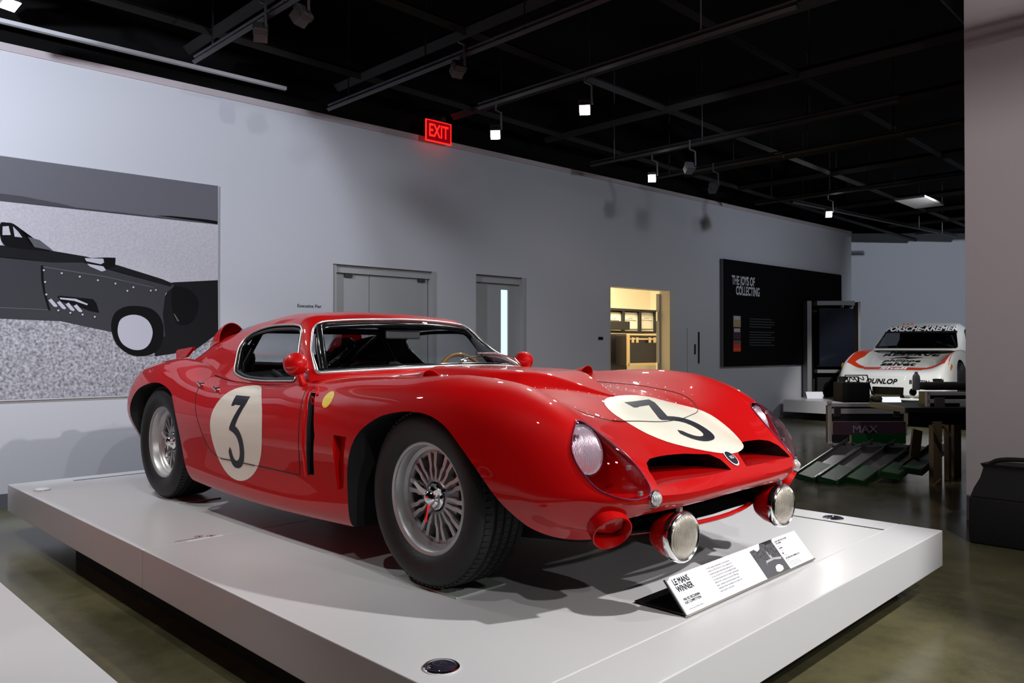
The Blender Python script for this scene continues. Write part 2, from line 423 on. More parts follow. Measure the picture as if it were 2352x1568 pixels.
xs = np.unique(np.concatenate([np.linspace(-2.09, -1.9, 16), np.linspace(-1.9, 1.75, 120), np.linspace(1.75, 2.10, 44)]))
NR = 13
def section(x):
    """13 rows of (y,z) from top centre to bottom centre"""
    ym, zm, zc, yc, zv, yv, z0, zs, ys = [float(f(x)[0]) for f in (ymax, zmax, zcr, ycr, zva, yva, zce, zsi, ysi)]
    P = [(0, z0), (yv * .5, z0 + (zv - z0) * .35), (yv, zv)]
    q_ = .62 - .20 * min(1, max(0, (x - 1.6) / .25)); P.append(((yv + yc) / 2, zv + (zc - zv) * q_)); P.append((yc, zc))
    for a in (30, 60):
        a = math.radians(a); e = 2 / 2.15
        P.append((yc + (ym - yc) * math.sin(a) ** e, zm + (zc - zm) * math.cos(a) ** e))
    P.append((ym, zm)); P.append((ym + (ys - ym) * .38, zm + (zs - zm) * .55)); P.append((ys, zs))
    P.append((ys - .04, zs - .006)); P.append((ys * .5, zs - .008)); P.append((0, zs - .008))
    return P
TR = np.array([0, .2, .42, .52, .62, .70, .80, .96, 1.14, 1.31, 1.37, 1.75, 2.15])
tt = np.concatenate([-TR[::-1][:-1], TR])
tq = np.unique(np.concatenate([np.linspace(-2.15, -1.31, 8), np.linspace(-1.31, 1.31, 104), np.linspace(1.31, 2.15, 8)]))
V = np.zeros((len(xs), len(tq), 3))
for i, x in enumerate(xs):
    P = np.array(section(x)); full = np.concatenate([P[::-1][:-1] * [-1, 1], P])
    yz = cspl(tt, full, tq)
    b = float(bow(x)[0])
    k_ = min(1, max(0, (x - 1.8) / .25))
    V[i, :, 0] = x - b * np.abs(yz[:, 0] / .66) ** 4 - .9 * k_ * np.maximum(0, .41 - yz[:, 1]); V[i, :, 1:] = yz
V[:, 0, 1] = 0; V[:, -1, 1] = 0
bm, vv = grid_bm(V)
bm.faces.ensure_lookup_table()
for k_, f in enumerate(bm.faces):
    j = k_ % (len(tq) - 1)
    if abs(tq[j] + tq[j + 1]) / 2 > 1.38: f.material_index = 1
for k in (0, -1):
    row = vv[k]; row = row[:-1]
    f = bm.faces.new(row if k else row[::-1])
bmesh.ops.remove_doubles(bm, verts=bm.verts, dist=1e-5)
bmesh.ops.triangulate(bm, faces=[f for f in bm.faces if len(f.verts) > 4])
bmesh.ops.recalc_face_normals(bm, faces=bm.faces)
body0 = from_bm(bm, 'body0')
BV = bvh_of(body0)
# ---- cutters
AF = [(.775, .05), (.78, .2), (.79, .36), (.86, .53), (.97, .61), (1.07, .64), (1.18, .652), (1.29, .645), (1.39, .612), (1.48, .55), (1.57, .465), (1.645, .368), (1.70, .308), (1.76, .268), (1.83, .246), (1.90, .234), (1.91, .2)]
AF = smooth_poly(AF[1:-1], 4, False); AF = [(.775, .0)] + AF + [(1.92, .0)]
AR = smooth_poly([(-.73, .17), (-.78, .24), (-.81, .32), (-.85, .5), (-.95, .625), (-1.08, .67), (-1.22, .685), (-1.38, .665), (-1.51, .62), (-1.585, .52), (-1.575, .40), (-1.54, .33), (-1.46, .26)], 4, False)
AR = [(-.71, .0)] + AR + [(-1.40, .0)]
def offs(p, d): return offset_poly(p, d)
bm = bmesh.new()
for s in (1, -1):
    for poly in (AF, AR):
        prism(bm, poly, 'y', s * .52, s * 1.0, 1)
# cockpit tub, mouth
prism(bm, [(.28, .62), (.44, .3), (.46, 0), (.44, -.3), (.28, -.62), (-.55, -.66), (-.9, -.60), (-1.0, -.5), (-1.75, -.36), (-1.75, .36), (-1.0, .5), (-.9, .60), (-.55, .66)], 'z', .30, .95, 1)
prism(bm, smooth_poly([(-.55, .305), (-.51, .350), (0, .368), (.51, .350), (.55, .305), (.51, .274), (0, .268), (-.51, .274)], 4), 'x', 1.7, 2.3, 1)
# grille slots (raked forward, red floor is the ledge in front)
for s in (1, -1):
    P = [(.055, .450), (.068, .484), (.10, .504), (.20, .512), (.39, .511), (.435, .504), (.462, .485), (.476, .440)]
    P = [(s * a, b) for a, b in P]
    fs_ = prism(bm, P if s > 0 else P[::-1], 'x', 1.80, 2.2, 1); fs_[-1].material_index = 0
# side vents behind the front wheels: slot and shallow recess
for s in (1, -1):
    prism(bm, [(.475, .34), (.53, .345), (.553, .516), (.51, .62), (.466, .69), (.424, .69), (.468, .60), (.488, .50)], 'y', s * .70, s * 1.0, 1)
    prism(bm, [(.708, .304), (.760, .32), (.80, .53), (.70, .53)], 'y', s * .81, s * 1.0, 0)
HL = smooth_poly([(.678, .576), (.652, .616), (.612, .643), (.570, .634), (.534, .585), (.508, .52), (.508, .453), (.522, .422), (.560, .410), (.614, .415), (.658, .441), (.682, .497), (.687, .543)], 4)
for s in (1, -1):
    P = [(s * a, b) for a, b in HL]
    prism(bm, P if s > 0 else P[::-1], 'x', 1.70, 2.3, 0)
clean_faces = bmesh.ops.recalc_face_normals(bm, faces=bm.faces)
cut = from_bm(bm, 'cut')
body0.materials.append(MAT['red_paint']); body0.materials.append(MAT['black'])
HOOD = [(.60, -.43), (1.1, -.425), (1.45, -.42), (1.60, -.40), (1.69, -.33), (1.735, -.22), (1.762, -.10), (1.765, 0)]
HOOD = HOOD + [(a, -b) for a, b in HOOD[::-1][1:]]
HOODS = smooth_poly(HOOD, 3, False)
DOOR = smooth_poly([(-.69, .70), (-.66, .62), (-.582, .50), (-.50, .387), (-.39, .335), (-.2, .331), (.2, .331), (.38, .331), (.41, .345), (.42, .505), (.395, .634), (.372, .70)], 4, False)
DOOR = DOOR + [(.36, .80), (-.70, .80)]
bm = bmesh.new(); bm.from_mesh(body0); bm.normal_update()
bmesh.ops.delete(bm, geom=[f for f in bm.faces if f.calc_center_median().x < 1.74 or f.calc_center_median().z < .39], context='FACES')
bm_s = bm; _top = list(bm_s.verts)
skin0 = from_bm(bm_s)
shell = boolean(body0, cut)
bm = bmesh.new()
prism(bm, HOODS, 'z', .56, .95, 1)
for s in (1, -1): prism(bm, DOOR, 'y', s * .70, s * 1.0, 1)  # pocket walls coloured black for the shade inside the gaps
c2 = from_bm(bm)
body1 = boolean(shell, c2)
mobj('body_shell', body1, ['red_paint', 'black'], car, smooth=35)
bm = bmesh.new(); prism(bm, offset_poly(HOODS, .003), 'z', .57, .96, 1); c3 = from_bm(bm)
hood = mobj('hood', boolean(body0, c3, 'INTERSECT'), ['red_paint', 'black'], car, smooth=35)
c4l = []
for s in (-1, 1):
    bm = bmesh.new(); prism(bm, offset_poly(DOOR, .003), 'y', s * .71, s * 1.0, 1)
    mobj('door', boolean(shell, from_bm(bm), 'INTERSECT'), ['red_paint', 'black'], car, smooth=35)
# ---- greenhouse
rows = [  # stations: (r0..r6): (x, y, z)
 [(.500, 0, .797), (.485, .20, .796), (.43, .42, .790), (.345, .60, .780), (.292, .675, .774), (.272, .700, .760), (.262, .708, .735)],
 [(.375, 0, .870), (.362, .19, .868), (.31, .395, .860), (.235, .57, .846), (.195, .640, .832), (.182, .675, .790), (.18, .708, .722)],
 [(.225, 0, .955), (.212, .18, .953), (.17, .37, .944), (.115, .53, .925), (.090, .590, .905), (.080, .645, .815), (.08, .706, .712)],
 [(.075, 0, 1.035), (.062, .17, 1.033), (.03, .35, 1.024), (-.005, .50, 1.016), (-.020, .555, .988), (-.025, .635, .83), (-.02, .704, .708)],
 [(-.10, 0, 1.073), (-.105, .17, 1.072), (-.115, .35, 1.062), (-.13, .485, 1.042), (-.14, .545, 1.006), (-.145, .63, .84), (-.145, .70, .705)],
 [(-.34, 0, 1.083), (-.34, .17, 1.082), (-.34, .34, 1.072), (-.34, .465, 1.043), (-.34, .54, .995), (-.34, .63, .84), (-.34, .70, .705)],
 [(-.62, 0, 1.062), (-.62, .17, 1.060), (-.62, .33, 1.050), (-.62, .45, 1.02), (-.62, .53, .965), (-.62, .62, .83), (-.62, .69, .715)],
 [(-.92, 0, 1.018), (-.92, .16, 1.017), (-.92, .32, 1.010), (-.92, .455, .985), (-.92, .525, .93), (-.92, .59, .83), (-.92, .65, .755)],
 [(-1.25, 0, .947), (-1.25, .15, .947), (-1.25, .30, .942), (-1.25, .43, .922), (-1.25, .495, .878), (-1.25, .55, .828), (-1.25, .60, .79)],
 [(-1.6, 0, .845), (-1.6, .14, .844), (-1.6, .27, .840), (-1.6, .37, .825), (-1.6, .43, .80), (-1.6, .48, .78), (-1.6, .53, .765)],
 [(-1.9, 0, .768), (-1.9, .13, .767), (-1.9, .25, .762), (-1.9, .34, .752), (-1.9, .39, .742), (-1.9, .43, .73), (-1.9, .47, .72)],
 [(-2.05, 0, .700), (-2.05, .13, .698), (-2.05, .25, .692), (-2.05, .34, .680), (-2.05, .39, .67), (-2.05, .43, .66), (-2.05, .47, .65)],
]
rows.insert(0, [(x + .03, y * 1.02, z - .06) for x, y, z in rows[0]])
N = np.array(rows); N[4:8, :4, 2] += .007; N[8, :4, 2] += .004
st = np.array([.58, .5, .375, .225, .075, -.10, -.34, -.62, -.92, -1.25, -1.6, -1.9, -2.05]) * -1
sq = np.linspace(st[0], st[-1], 110)
L = cspl(st, N, sq)                       # (110,7,3)
tr = np.array([0, .19, .38, .54, .63, .80, .95]); full = np.concatenate([-tr[::-1][:-1], tr]); tq2 = np.linspace(-.95, .95, 90)
Vg = np.zeros((len(sq), len(tq2), 3))
for i in range(len(sq)):
    P = L[i]; Pm = P[::-1][:-1] * np.array([1, -1, 1])
    Vg[i] = cspl(full, np.concatenate([Pm, P]), tq2)
bm, _ = grid_bm(Vg); bmesh.ops.recalc_face_normals(bm, faces=bm.faces)
if sum(f.normal.z for f in bm.faces) < 0: bmesh.ops.reverse_faces(bm, faces=bm.faces)
gsurf = from_bm(bm, 'g'); GV = bvh_of(gsurf)
def solid(me, thick, mi_in=None):
    """solidify an open sheet inwards -> closed mesh"""
    bm = bmesh.new(); bm.from_mesh(me); bm.normal_update()
    top = list(bm.verts); mp = {v: bm.verts.new(v.co - v.normal * thick) for v in top}
    fs = list(bm.faces); be = [e for e in bm.edges if e.is_boundary and len(e.link_faces) == 1]
    for f in fs:
        nf = bm.faces.new([mp[v] for v in reversed(f.verts)]); nf.material_index = mi_in if mi_in is not None else f.material_index; nf.smooth = True
    for e in be:
        f = e.link_faces[0]; a, b = e.verts
        vs2 = [l.vert for l in f.loops]; ia = vs2.index(a)
        if vs2[(ia + 1) % len(vs2)] != b: a, b = b, a
        nf = bm.faces.new((b, a, mp[a], mp[b])); nf.material_index = mi_in if mi_in is not None else 0
    bmesh.ops.recalc_face_normals(bm, faces=bm.faces)
    return from_bm(bm)
gs = solid(gsurf, .018, 1); skin = solid(skin0, .003)
def round_poly(P, r, n=5):
    out = []; N_ = len(P)
    for i in range(N_):
        p0, p1, p2 = Vector(P[i - 1]), Vector(P[i]), Vector(P[(i + 1) % N_]); rr = r[i] if isinstance(r, (list, tuple)) else r
        a = p1 + (p0 - p1).normalized() * min(rr, (p0 - p1).length * .49); b = p1 + (p2 - p1).normalized() * min(rr, (p2 - p1).length * .49)
        for k in range(n + 1):
            t = k / n; out.append(tuple(a * (1 - t) ** 2 + p1 * 2 * t * (1 - t) + b * t * t))
    return out
# windscreen opening in (y,z), side window in (x,z), rear window in (x,y)
WS = round_poly([(-.676, .770), (-.40, .787), (0, .794), (.40, .787), (.676, .770), (.582, .90), (.513, 1.012), (.30, 1.030), (0, 1.036), (-.30, 1.030), (-.513, 1.012), (-.582, .90)], [.02, .1, .1, .1, .02, .05, .06, .1, .1, .1, .06, .05])
SW = round_poly([(.150, .733), (.10, .79), (.055, .845), (.010, .920), (-.030, .990), (-.12, 1.001), (-.35, 1.002), (-.52, .990), (-.645, .955), (-.65, .89), (-.60, .83), (-.535, .758), (-.40, .730), (-.20, .722)], [.02, .05, .05, .05, .035, .06, .08, .08, .05, .06, .06, .04, .08, .1])
RW = round_poly([(-.74, -.49), (-.74, .49), (-1.0, .485), (-1.3, .455), (-1.84, .33), (-1.84, -.33), (-1.3, -.455), (-1.0, -.485)], [.08, .08, .1, .1, .06, .06, .1, .1])
def ws_cut(bm, mi):
    P = [proj(GV, (1.2, y, z), (-1, 0, 0)) for y, z in WS]; P = [p for p in P if p]
    A = [bm.verts.new(p - Vector((.045, 0, 0))) for p in P]; B = [bm.verts.new((.8, p.y, p.z)) for p in P]; n = len(P)
    c = bm.verts.new((.02, 0, .9)); fs = [bm.faces.new(B[::-1])]
    for i in range(n): fs += [bm.faces.new((A[(i + 1) % n], A[i], B[i], B[(i + 1) % n])), bm.faces.new((A[i], A[(i + 1) % n], c))]
    for f in fs: f.material_index = mi
    bmesh.ops.recalc_face_normals(bm, faces=fs)
bm = bmesh.new()
ws_cut(bm, 1); prism(bm, RW, 'z', .6, 1.3, 1)
cA = from_bm(bm)
bm = bmesh.new()
for s in (1, -1): prism(bm, SW, 'y', s * .47, s * .9, 1)
cB = from_bm(bm)
roof = mobj('roof', boolean(boolean(gs, cA), cB), ['red_paint', 'black'], car, smooth=40)
# glass panes cut from the same surface
thin = solid(gsurf, .004)
bm = bmesh.new(); ws_cut(bm, 0); wsg = mobj('windshield', boolean(thin, from_bm(bm), 'INTERSECT'), 'glass', car, smooth=40)
bm = bmesh.new(); prism(bm, RW, 'z', .6, 1.3, 0); mobj('rear_window', boolean(thin, from_bm(bm), 'INTERSECT'), 'glass', car, smooth=40)
# frames
def on_g(p, D, off=0): return proj(GV, p, D, 3, off)
Pw = [on_g((1.2, y, z), (-1, 0, 0), .004) for y, z in offset_poly(WS, -.002)]
Pw = [p for p in Pw if p]
tprof = [(1, .35), (.35, 1), (-.35, 1), (-1, .35), (-1, -.35), (-.35, -1), (.35, -1), (1, -.35)]
obj('windshield_trim', tube(Pw, [.0095 if p.z < .80 else .0055 for p in Pw], closed=True, n=8), 'trim_chrome', car, smooth=60)
bm = bmesh.new(); Pi = [on_g((1.2, y, z), (-1, 0, 0), -.012) for y, z in offset_poly(WS, .016)]
obj('windshield_seal', tube([p for p in Pi if p], .014, closed=True, n=8), 'black_gloss', car, smooth=60)
for s in (-1, 1):
    Ps = [on_g((x, s * 1.2, z), (0, -s, 0), .002) for x, z in offset_poly(SW, -.004)]
    fr = obj('window_frame', tube([p for p in Ps if p], .0062, closed=True, n=8), 'silver', car, smooth=60)
    Ps = [on_g((x, s * 1.2, z), (0, -s, 0), -.012) for x, z in offset_poly(SW, .010)]
    obj('window_seal', tube([p for p in Ps if p], .011, closed=True, n=8), 'black_gloss', fr, smooth=60)
# ------------------------------------------------------------------ body details
def near(s): return 'right' if s < 0 else 'left'
def ring_strip(pts, D, wd, bvh, off=.0016, closed=False):
    """thin flat ribbon on the surface following 3D points projected along D"""
    P = [proj(bvh, p, D, 3, off) for p in pts]; P = [p for p in P if p is not None]
    return tube(P, wd, n=4, closed=closed)
# seams (black ribbons standing in for the shade in the shut lines)
obj('hood_gap_shade', ring_strip([(a, b, 1.5) for a, b in offset_poly(HOODS, .0015)], (0, 0, -1), .0022, BV, 0), 'black', hood)
for s in (-1, 1):
    pts = [(a, s * 1.4, b) for a, b in DOOR if b <= .71]
    obj('door_gap_shade', ring_strip(pts, (0, -s, 0), .0022, BV, 0), 'black', car)
# roundels and numerals
def ell(a, b, n=48, cx=0, cy=0, rot=0):
    return [(cx + a * math.cos(t) * math.cos(rot) - b * math.sin(t) * math.sin(rot), cy + a * math.cos(t) * math.sin(rot) + b * math.sin(t) * math.cos(rot)) for t in [2 * PI * k / n for k in range(n)]]
def bez(P, n=8):
    out = []
    for seg in P:
        if len(seg) == 1: out.append(seg[0]); continue
        for k in range(n):
            t = k / n
            if len(seg) == 3: p = [(1 - t) ** 2 * seg[0][i] + 2 * t * (1 - t) * seg[1][i] + t * t * seg[2][i] for i in (0, 1)]
            else: p = [(1 - t) ** 3 * seg[0][i] + 3 * t * (1 - t) ** 2 * seg[1][i] + 3 * t * t * (1 - t) * seg[2][i] + t ** 3 * seg[3][i] for i in (0, 1)]
            out.append(tuple(p))
    return out
# the digit 3 with a flat top bar (unit box about 0..0.62 wide, 0..1 high)
D3 = bez([[(.05, 1.0)], [(.62, 1.0)], [(.60, .90)], [(.34, .565), ][:1], [(.34, .565), (.66, .50), (.66, .27), ], [(.66, .27), (.64, .0), (.30, .0)], [(.30, .0), (.06, .0), (.0, .20)], [(.0, .20)], [(.06, .27), (.10, .25), (.12, .24)], [(.12, .24), (.17, .10), (.31, .10)], [(.31, .10), (.48, .11), (.48, .28)], [(.48, .28), (.48, .46), (.10, .50)], [(.10, .50)], [(.10, .53)], [(.40, .86)], [(.16, .86)], [(.13, .84)], [(.03, .84)]])
def digit(cx, cy, wd, h, sh=0): return [(cx + (x - .33) * wd / .66 + sh * (y - .5), cy + (y - .5) * h) for x, y in D3]
for s in (-1, 1):
    O = (-.175, s * 1.6, .49); X = (1 if s < 0 else -1, 0, 0); sx = 1 if s < 0 else -1
    Dd = Vector((0, -s, -.30)).normalized(); O = Vector((-.175, s * .83, .485)) - Dd * 1.0
    Yv = Vector((0, -s * .0, 1.0))
    rd = obj('number_roundel', decal([ell(.268, .245)], O, X, Yv, Dd, BV, .0012, .018), 'cream', car, 80)
    obj('numeral', decal([digit(0.0 * sx, -.005, .165, .36)], O, X, Yv, Dd, BV, .0024, .018), 'navy', rd)
O = Vector((1.75, .045, 1.2))
rd = obj('hood_roundel', decal([ell(.285, .262)], O, (0, 1, 0), (-1, 0, 0), (0, 0, -1), BV, .0012, .018), 'cream', car, 80)
obj('numeral', decal([digit(-.01, .0, .20, .365, .04)], O, (0, 1, 0), (-1, 0, 0), (0, 0, -1), BV, .0024, .018), 'navy', rd)
for s in (-1, 1):
    Dd = Vector((0, -s, -.5)).normalized(); O = Vector((.588, s * .80, .672)) - Dd
    obj('yellow_dot', decal([ell(.036, .044)], O, (1, 0, 0), (0, 0, 1), Dd, BV, .0012, .012), 'yellow', car)
# painted gap-shade ribbon over the roundels where shut lines cross
for s in (-1,):
    pts = [(a, s * 1.4, b) for a, b in DOOR if b < .34 and -.36 < a < .05]
    obj('door_gap_shade', ring_strip(pts, (0, 1, 0), .0026, BV, .002), 'black', car)
obj('hood_gap_shade', ring_strip([(a, b, 1.5) for a, b in HOODS if a > 1.70], (0, 0, -1), .0016, BV, .0028), 'black', hood)
# hood bulge: wedge tapering forward
def zb(x, y): return BV.ray_cast(Vector((x, y, 2)), Vector((0, 0, -1)))[0].z
base = [(.56, .27), (.95, .30), (1.16, .25), (1.34, .12), (1.50, 0)]
V_ = []
for x in np.linspace(.56, 1.49, 26):
    hw = float(np.interp(x, [a for a, _ in base], [b for _, b in base])); top = float(mono([.56, .8, 1.0, 1.17, 1.49], [.800, .795, .792, .785, .690], x)[0])
    row = []
    for u in np.linspace(-1, 1, 25):
        y = u * hw; zz = zb(x, y) - .002; e = 1 - min(1, max(0, (abs(u) - .62) / .38)); e = e * e * (3 - 2 * e)
        row.append((x, y, zz + (max(top, zz + .001) - zz) * e))
    V_.append(row)
bm, _ = grid_bm(np.array(V_)); bmesh.ops.recalc_face_normals(bm, faces=bm.faces)
if sum(f.normal.z for f in bm.faces) < 0: bmesh.ops.reverse_faces(bm, faces=bm.faces)
bulge = obj('hood_bulge', bm, 'red_paint', hood, 50)
bmb = bmesh.new(); bmb.from_mesh(bulge.data); BB = BVHTree.FromBMesh(bmb); bmb.free()
# rivets, chrome tone painting the glints of red heads
bm = bmesh.new()
def rivet(x, y):
    q = Vector((x, y, 1.5)); h = BV.ray_cast(q, Vector((0, 0, -1))); g = BB.ray_cast(q, Vector((0, 0, -1)))
    p = h[0] if h[0] else None
    if g[0] and (p is None or g[0].z > p.z): p = g[0]
    if p is None: return
    M_ = Matrix.Translation(p)
    bmesh.ops.create_uvsphere(bm, u_segments=8, v_segments=5, radius=.0036, matrix=M_ @ Matrix.Diagonal((1, 1, .55, 1)))
def along(pts, step):
    pts = [Vector(p) for p in pts]; acc = 0
    for a, b in zip(pts, pts[1:]):
        L_ = (b - a).length; d = -acc
        while d + step <= L_:
            d += step
            if d > 0: p = a + (b - a) * d / L_; rivet(p.x, p.y)
        acc = L_ - d
for s in (1, -1):
    along([(a, s * (b + .018)) for a, b in base[1:]], .045)
    along([(.9, s * .36), (1.2, s * .36), (1.45, s * .33), (1.62, s * .30)], .05)
along(offset_poly(HOODS, .018)[3:-3], .055)
for s in (1, -1): along([(.9, s * .455), (1.3, s * .455), (1.6, s * .43)], .05)
tag(obj('rivet', bm, 'trim_chrome', hood, 60), kind='stuff')
# ---- chrome hood latches and fender scoops
for s in (-1, 1):
    bm = bmesh.new(); x0, y0 = .845, s * .372; z0 = .745
    tube([(x0 + .03, y0, z0 - .02), (x0 + .03, y0, z0 + .012), (x0 + .025, y0, z0 + .02), (x0 - .05, y0, z0 + .018)], .004, 8, bm)
    tube([(x0 - .05 + .007 * k, y0 + .006 * math.sin(k * 1.9), z0 + .018 + .006 * math.cos(k * 1.9)) for k in range(12)], .002, 5, bm)
    box(bm, (x0 + .02, y0 - .012, z0 - .03), (x0 + .04, y0 + .012, z0 - .015))
    obj('hood_latch', bm, 'chrome', hood, 50)
    # scoop: hollow half-cone opening forwards
    V_ = []
    for i, t in enumerate(np.linspace(0, 1, 10)):
        x = .74 + .19 * t; r = .010 + .048 * t ** .8; h = .006 + .050 * t ** 1.1; row = []
        for a in np.linspace(0, PI, 13):
            y = s * .505 + math.cos(a) * r; row.append((x, y, zb(x, y) - .004 + h * math.sin(a)))
        V_.append(row)
    bm, _ = grid_bm(np.array(V_)); bm2 = bmesh.new(); me_ = from_bm(bm); bm2.from_mesh(me_)
    bmesh.ops.recalc_face_normals(bm2, faces=bm2.faces)
    if sum(f.normal.z for f in bm2.faces) < 0: bmesh.ops.reverse_faces(bm2, faces=bm2.faces)
    me_ = solid(from_bm(bm2), .003); sc_o = mobj('fender_scoop', me_, ['red_paint', 'red_interior'], car, 50)
# ---- headlights
HP = []
for s in (-1, 1):
    c = Vector((1.832, s * .608, .550)); HB = set(bpy.data.objects)
    hl = obj('headlight', lathe([(.004, -.075), (.03, -.068), (.055, -.045), (.072, -.02), (.080, .0)], 40, 'x', c=c), 'chrome', car, 60)
    obj('headlight_rim', lathe([(.079, -.012), (.086, -.010), (.088, .0), (.086, .007), (.080, .008), (.078, .0)], 40, 'x', c=c), 'chrome', hl, 60)
    bm = lathe([(0, .030), (.03, .027), (.055, .019), (.072, .009), (.080, .0), (.080, -.004), (.070, .004), (.05, .014), (.03, .020), (0, .024)], 40, 'x', c=c)
    clean(bm); obj('headlight_lens', bm, 'fluted', hl, 60)
    bm = bmesh.new(); bmesh.ops.create_uvsphere(bm, u_segments=12, v_segments=8, radius=.011, matrix=Matrix.Translation(c + Vector((-.03, 0, 0))))
    obj('bulb', bm, 'silver', hl, 60)
    tl_ = Matrix.Translation(c) @ Matrix.Rotation(math.radians(-17), 4, 'Y') @ Matrix.Rotation(math.radians(-s * -6), 4, 'Z') @ Matrix.Diagonal((.95, .97, 1.02, 1)) @ Matrix.Translation(-c)
    for o_ in set(bpy.data.objects) - HB: o_.data.transform(tl_)
    # clear faired cover cut from the body surface, slightly proud
    bm = bmesh.new(); P = offset_poly([(s * a, b) for a, b in HL], -.003)
    prism(bm, P, 'x', 1.70, 2.3, 0)
    hc = boolean(skin, from_bm(bm), 'INTERSECT')
    for v in hc.vertices:
        k_ = max(0, 1 - ((abs(v.co.y) - .605) / .095) ** 2 - ((v.co.z - .53) / .125) ** 2); v.co += Vector((.022, s * .012, .012)) * k_
    cv = mobj('headlight_cover', hc, 'cover', hl, 60)
    bm = bmesh.new()
    Pr = [proj(BV, (2.4, a, b), (-1, 0, 0), 1.5, .002) for a, b in [(s * a, b) for a, b in HL]]
    obj('cover_bead', tube([p for p in Pr if p], .0019, 6, closed=True), 'bead', cv, 60)
    for (yy, zz) in ((.545, .50), (.552, .425), (.655, .60)):
        p = proj(BV, (2.4, s * yy, zz), (-1, 0, 0), 1.5, .001)
        if p:
            boxo('cover_clip', (p.x - .006, p.y - .008, p.z - .007), (p.x + .004, p.y + .008, p.z + .007), 'silver', cv, .001)
    # turn signal in a notch at the nose corner
    p = proj(BV, (2.4, s * .502, .405), (-1, 0, 0), 1.5, 0)
    if p is not None:
        ts = obj('turn_signal', lathe([(.0, .022), (.012, .019), (.022, .008), (.025, -.006), (.018, -.012), (0, -.014)], 20, 'x', c=(p.x - .002, p.y, p.z)), 'fluted', car, 60)
        obj('signal_base', lathe([(.0, -.01), (.022, -.009), (.029, -.002), (.030, .004), (.026, .005), (.024, -.002)], 20, 'x', c=(p.x - .004, p.y, p.z)), 'chrome', ts, 60)
# ---- fog lamps
for s in (-1, 1):
    c = Vector((2.045, s * .362, .262)); rz = Matrix.Translation(c) @ Matrix.Rotation(math.radians(-4), 4, 'Z')
    bm = lathe([(0, -.115), (.03, -.110), (.055, -.09), (.072, -.055), (.079, -.02), (.080, .0)], 40, 'x'); [setattr(v, 'co', rz @ v.co) for v in bm.verts]
    fl = obj('fog_lamp', bm, 'red_paint', car, 60)
    bm = lathe([(.080, -.012), (.085, -.010), (.0865, .004), (.084, .014), (.077, .018), (.073, .014)], 40, 'x'); [setattr(v, 'co', rz @ v.co) for v in bm.verts]
    obj('fog_lamp_rim', bm, 'chrome', fl, 60)
    bm = lathe([(0, .010), (.03, .000), (.055, .004), (.072, .012)], 40, 'x'); [setattr(v, 'co', rz @ v.co) for v in bm.verts]
    obj('fog_reflector', bm, 'chrome', fl, 60)
    bm = lathe([(0, .034), (.03, .031), (.055, .025), (.072, .016), (.074, .012), (.06, .018), (.03, .026), (0, .029)], 40, 'x'); clean(bm); [setattr(v, 'co', rz @ v.co) for v in bm.verts]
    obj('fog_lens', bm, 'fog_glass', fl, 60)
    bm = bmesh.new(); tube([(2.04, s * .362, .345), (2.035, s * .362, .362), (2.02, s * .362, .372), (2.0, s * .362, .372)], .006, 8, bm); box(bm, (2.03, s * .362 - .008, .340), (2.046, s * .362 + .008, .358))
    obj('lamp_bracket', bm, 'silver', fl, 50)
    bm = bmesh.new(); tube([(1.95, s * .37, .27), (1.82, s * .38, .30)], .02, 10, bm); obj('lamp_stalk', bm, 'black', fl, 50)
    # brake duct scoop under the corner
    n_ = Vector((.77, s * .34, -.52)).normalized(); a = Vector((.55, s * .05, .0)).normalized()
    c = Vector((1.955, s * .615, .300)); Mz = n_.to_track_quat('Z', 'Y').to_matrix().to_4x4(); Mz.translation = c
    bm = bmesh.new(); V_ = []
    for r, h in ((.066, -.105), (.068, -.05), (.068, 0), (.0655, .002), (.063, 0), (.060, -.05), (.058, -.10)):
        V_.append([tuple(Mz @ Vector((r * math.cos(t), r * math.sin(t) * 1.0, h)) + Vector((-.02, 0, 0)) * (h < -.08)) for t in np.linspace(0, 2 * PI, 33)[:-1]])
    bm, _ = grid_bm(np.array(V_), closed_v=True); clean(bm)
    obj('brake_duct', bm, 'red_paint', car, 50)
# chin bar, grille mesh backing, badge
DB = Vector((-.75, 0, -.66)); OB = Vector((2.026, 0, .482)) - DB * .5
obj('badge_ring', decal([ell(.030, .036)], OB, (0, 1, 0), (-.66, 0, .75), DB, BV, .003, .01), 'white', car)
bg = obj('badge', decal([ell(.025, .030)], OB, (0, 1, 0), (-.66, 0, .75), DB, BV, .0045, .01), 'navy', car)
text_obj('badge_letters', 'ISO', .018, frame(OB, (0, 1, 0), (-.66, 0, .75)), 'white', bg, BV, DB, .006)
obj('chin_bar', tube([(1.985 - .40 * (y / .5) ** 2 * .3, y, .262) for y in np.linspace(-.52, .52, 15)], .009, 8), 'red_paint', car, 60)
# radiator pipes seen in the mouth
bm = bmesh.new(); box(bm, (1.74, -.30, .275), (1.78, .25, .36)); obj('radiator', bm, 'dark_grey', car)
# mirrors
for s in (-1, 1):
    bm = bmesh.new(); bmesh.ops.create_uvsphere(bm, u_segments=28, v_segments=18, radius=.054)
    for v in bm.verts:
        v.co.x *= 1.15
        if v.co.x < -.035: v.co.x = -.035 + (v.co.x + .035) * .15
        v.co += Vector((.25, s * .755, .812))
    mr = obj('wing_mirror', bm, 'red_paint', car, 50)
    bm = bmesh.new(); tube([(.262, s * .748, .77), (.272, s * .738, .74), (.280, s * .73, .715)], [.020, .015, .022], 12, bm); obj('mirror_stem', bm, 'red_paint', mr, 50)
    obj('mirror_glass', lathe([(0, 0), (.044, 0), (.046, .004)], 24, 'x', c=(.212, s * .755, .812)), 'chrome', mr, 50)
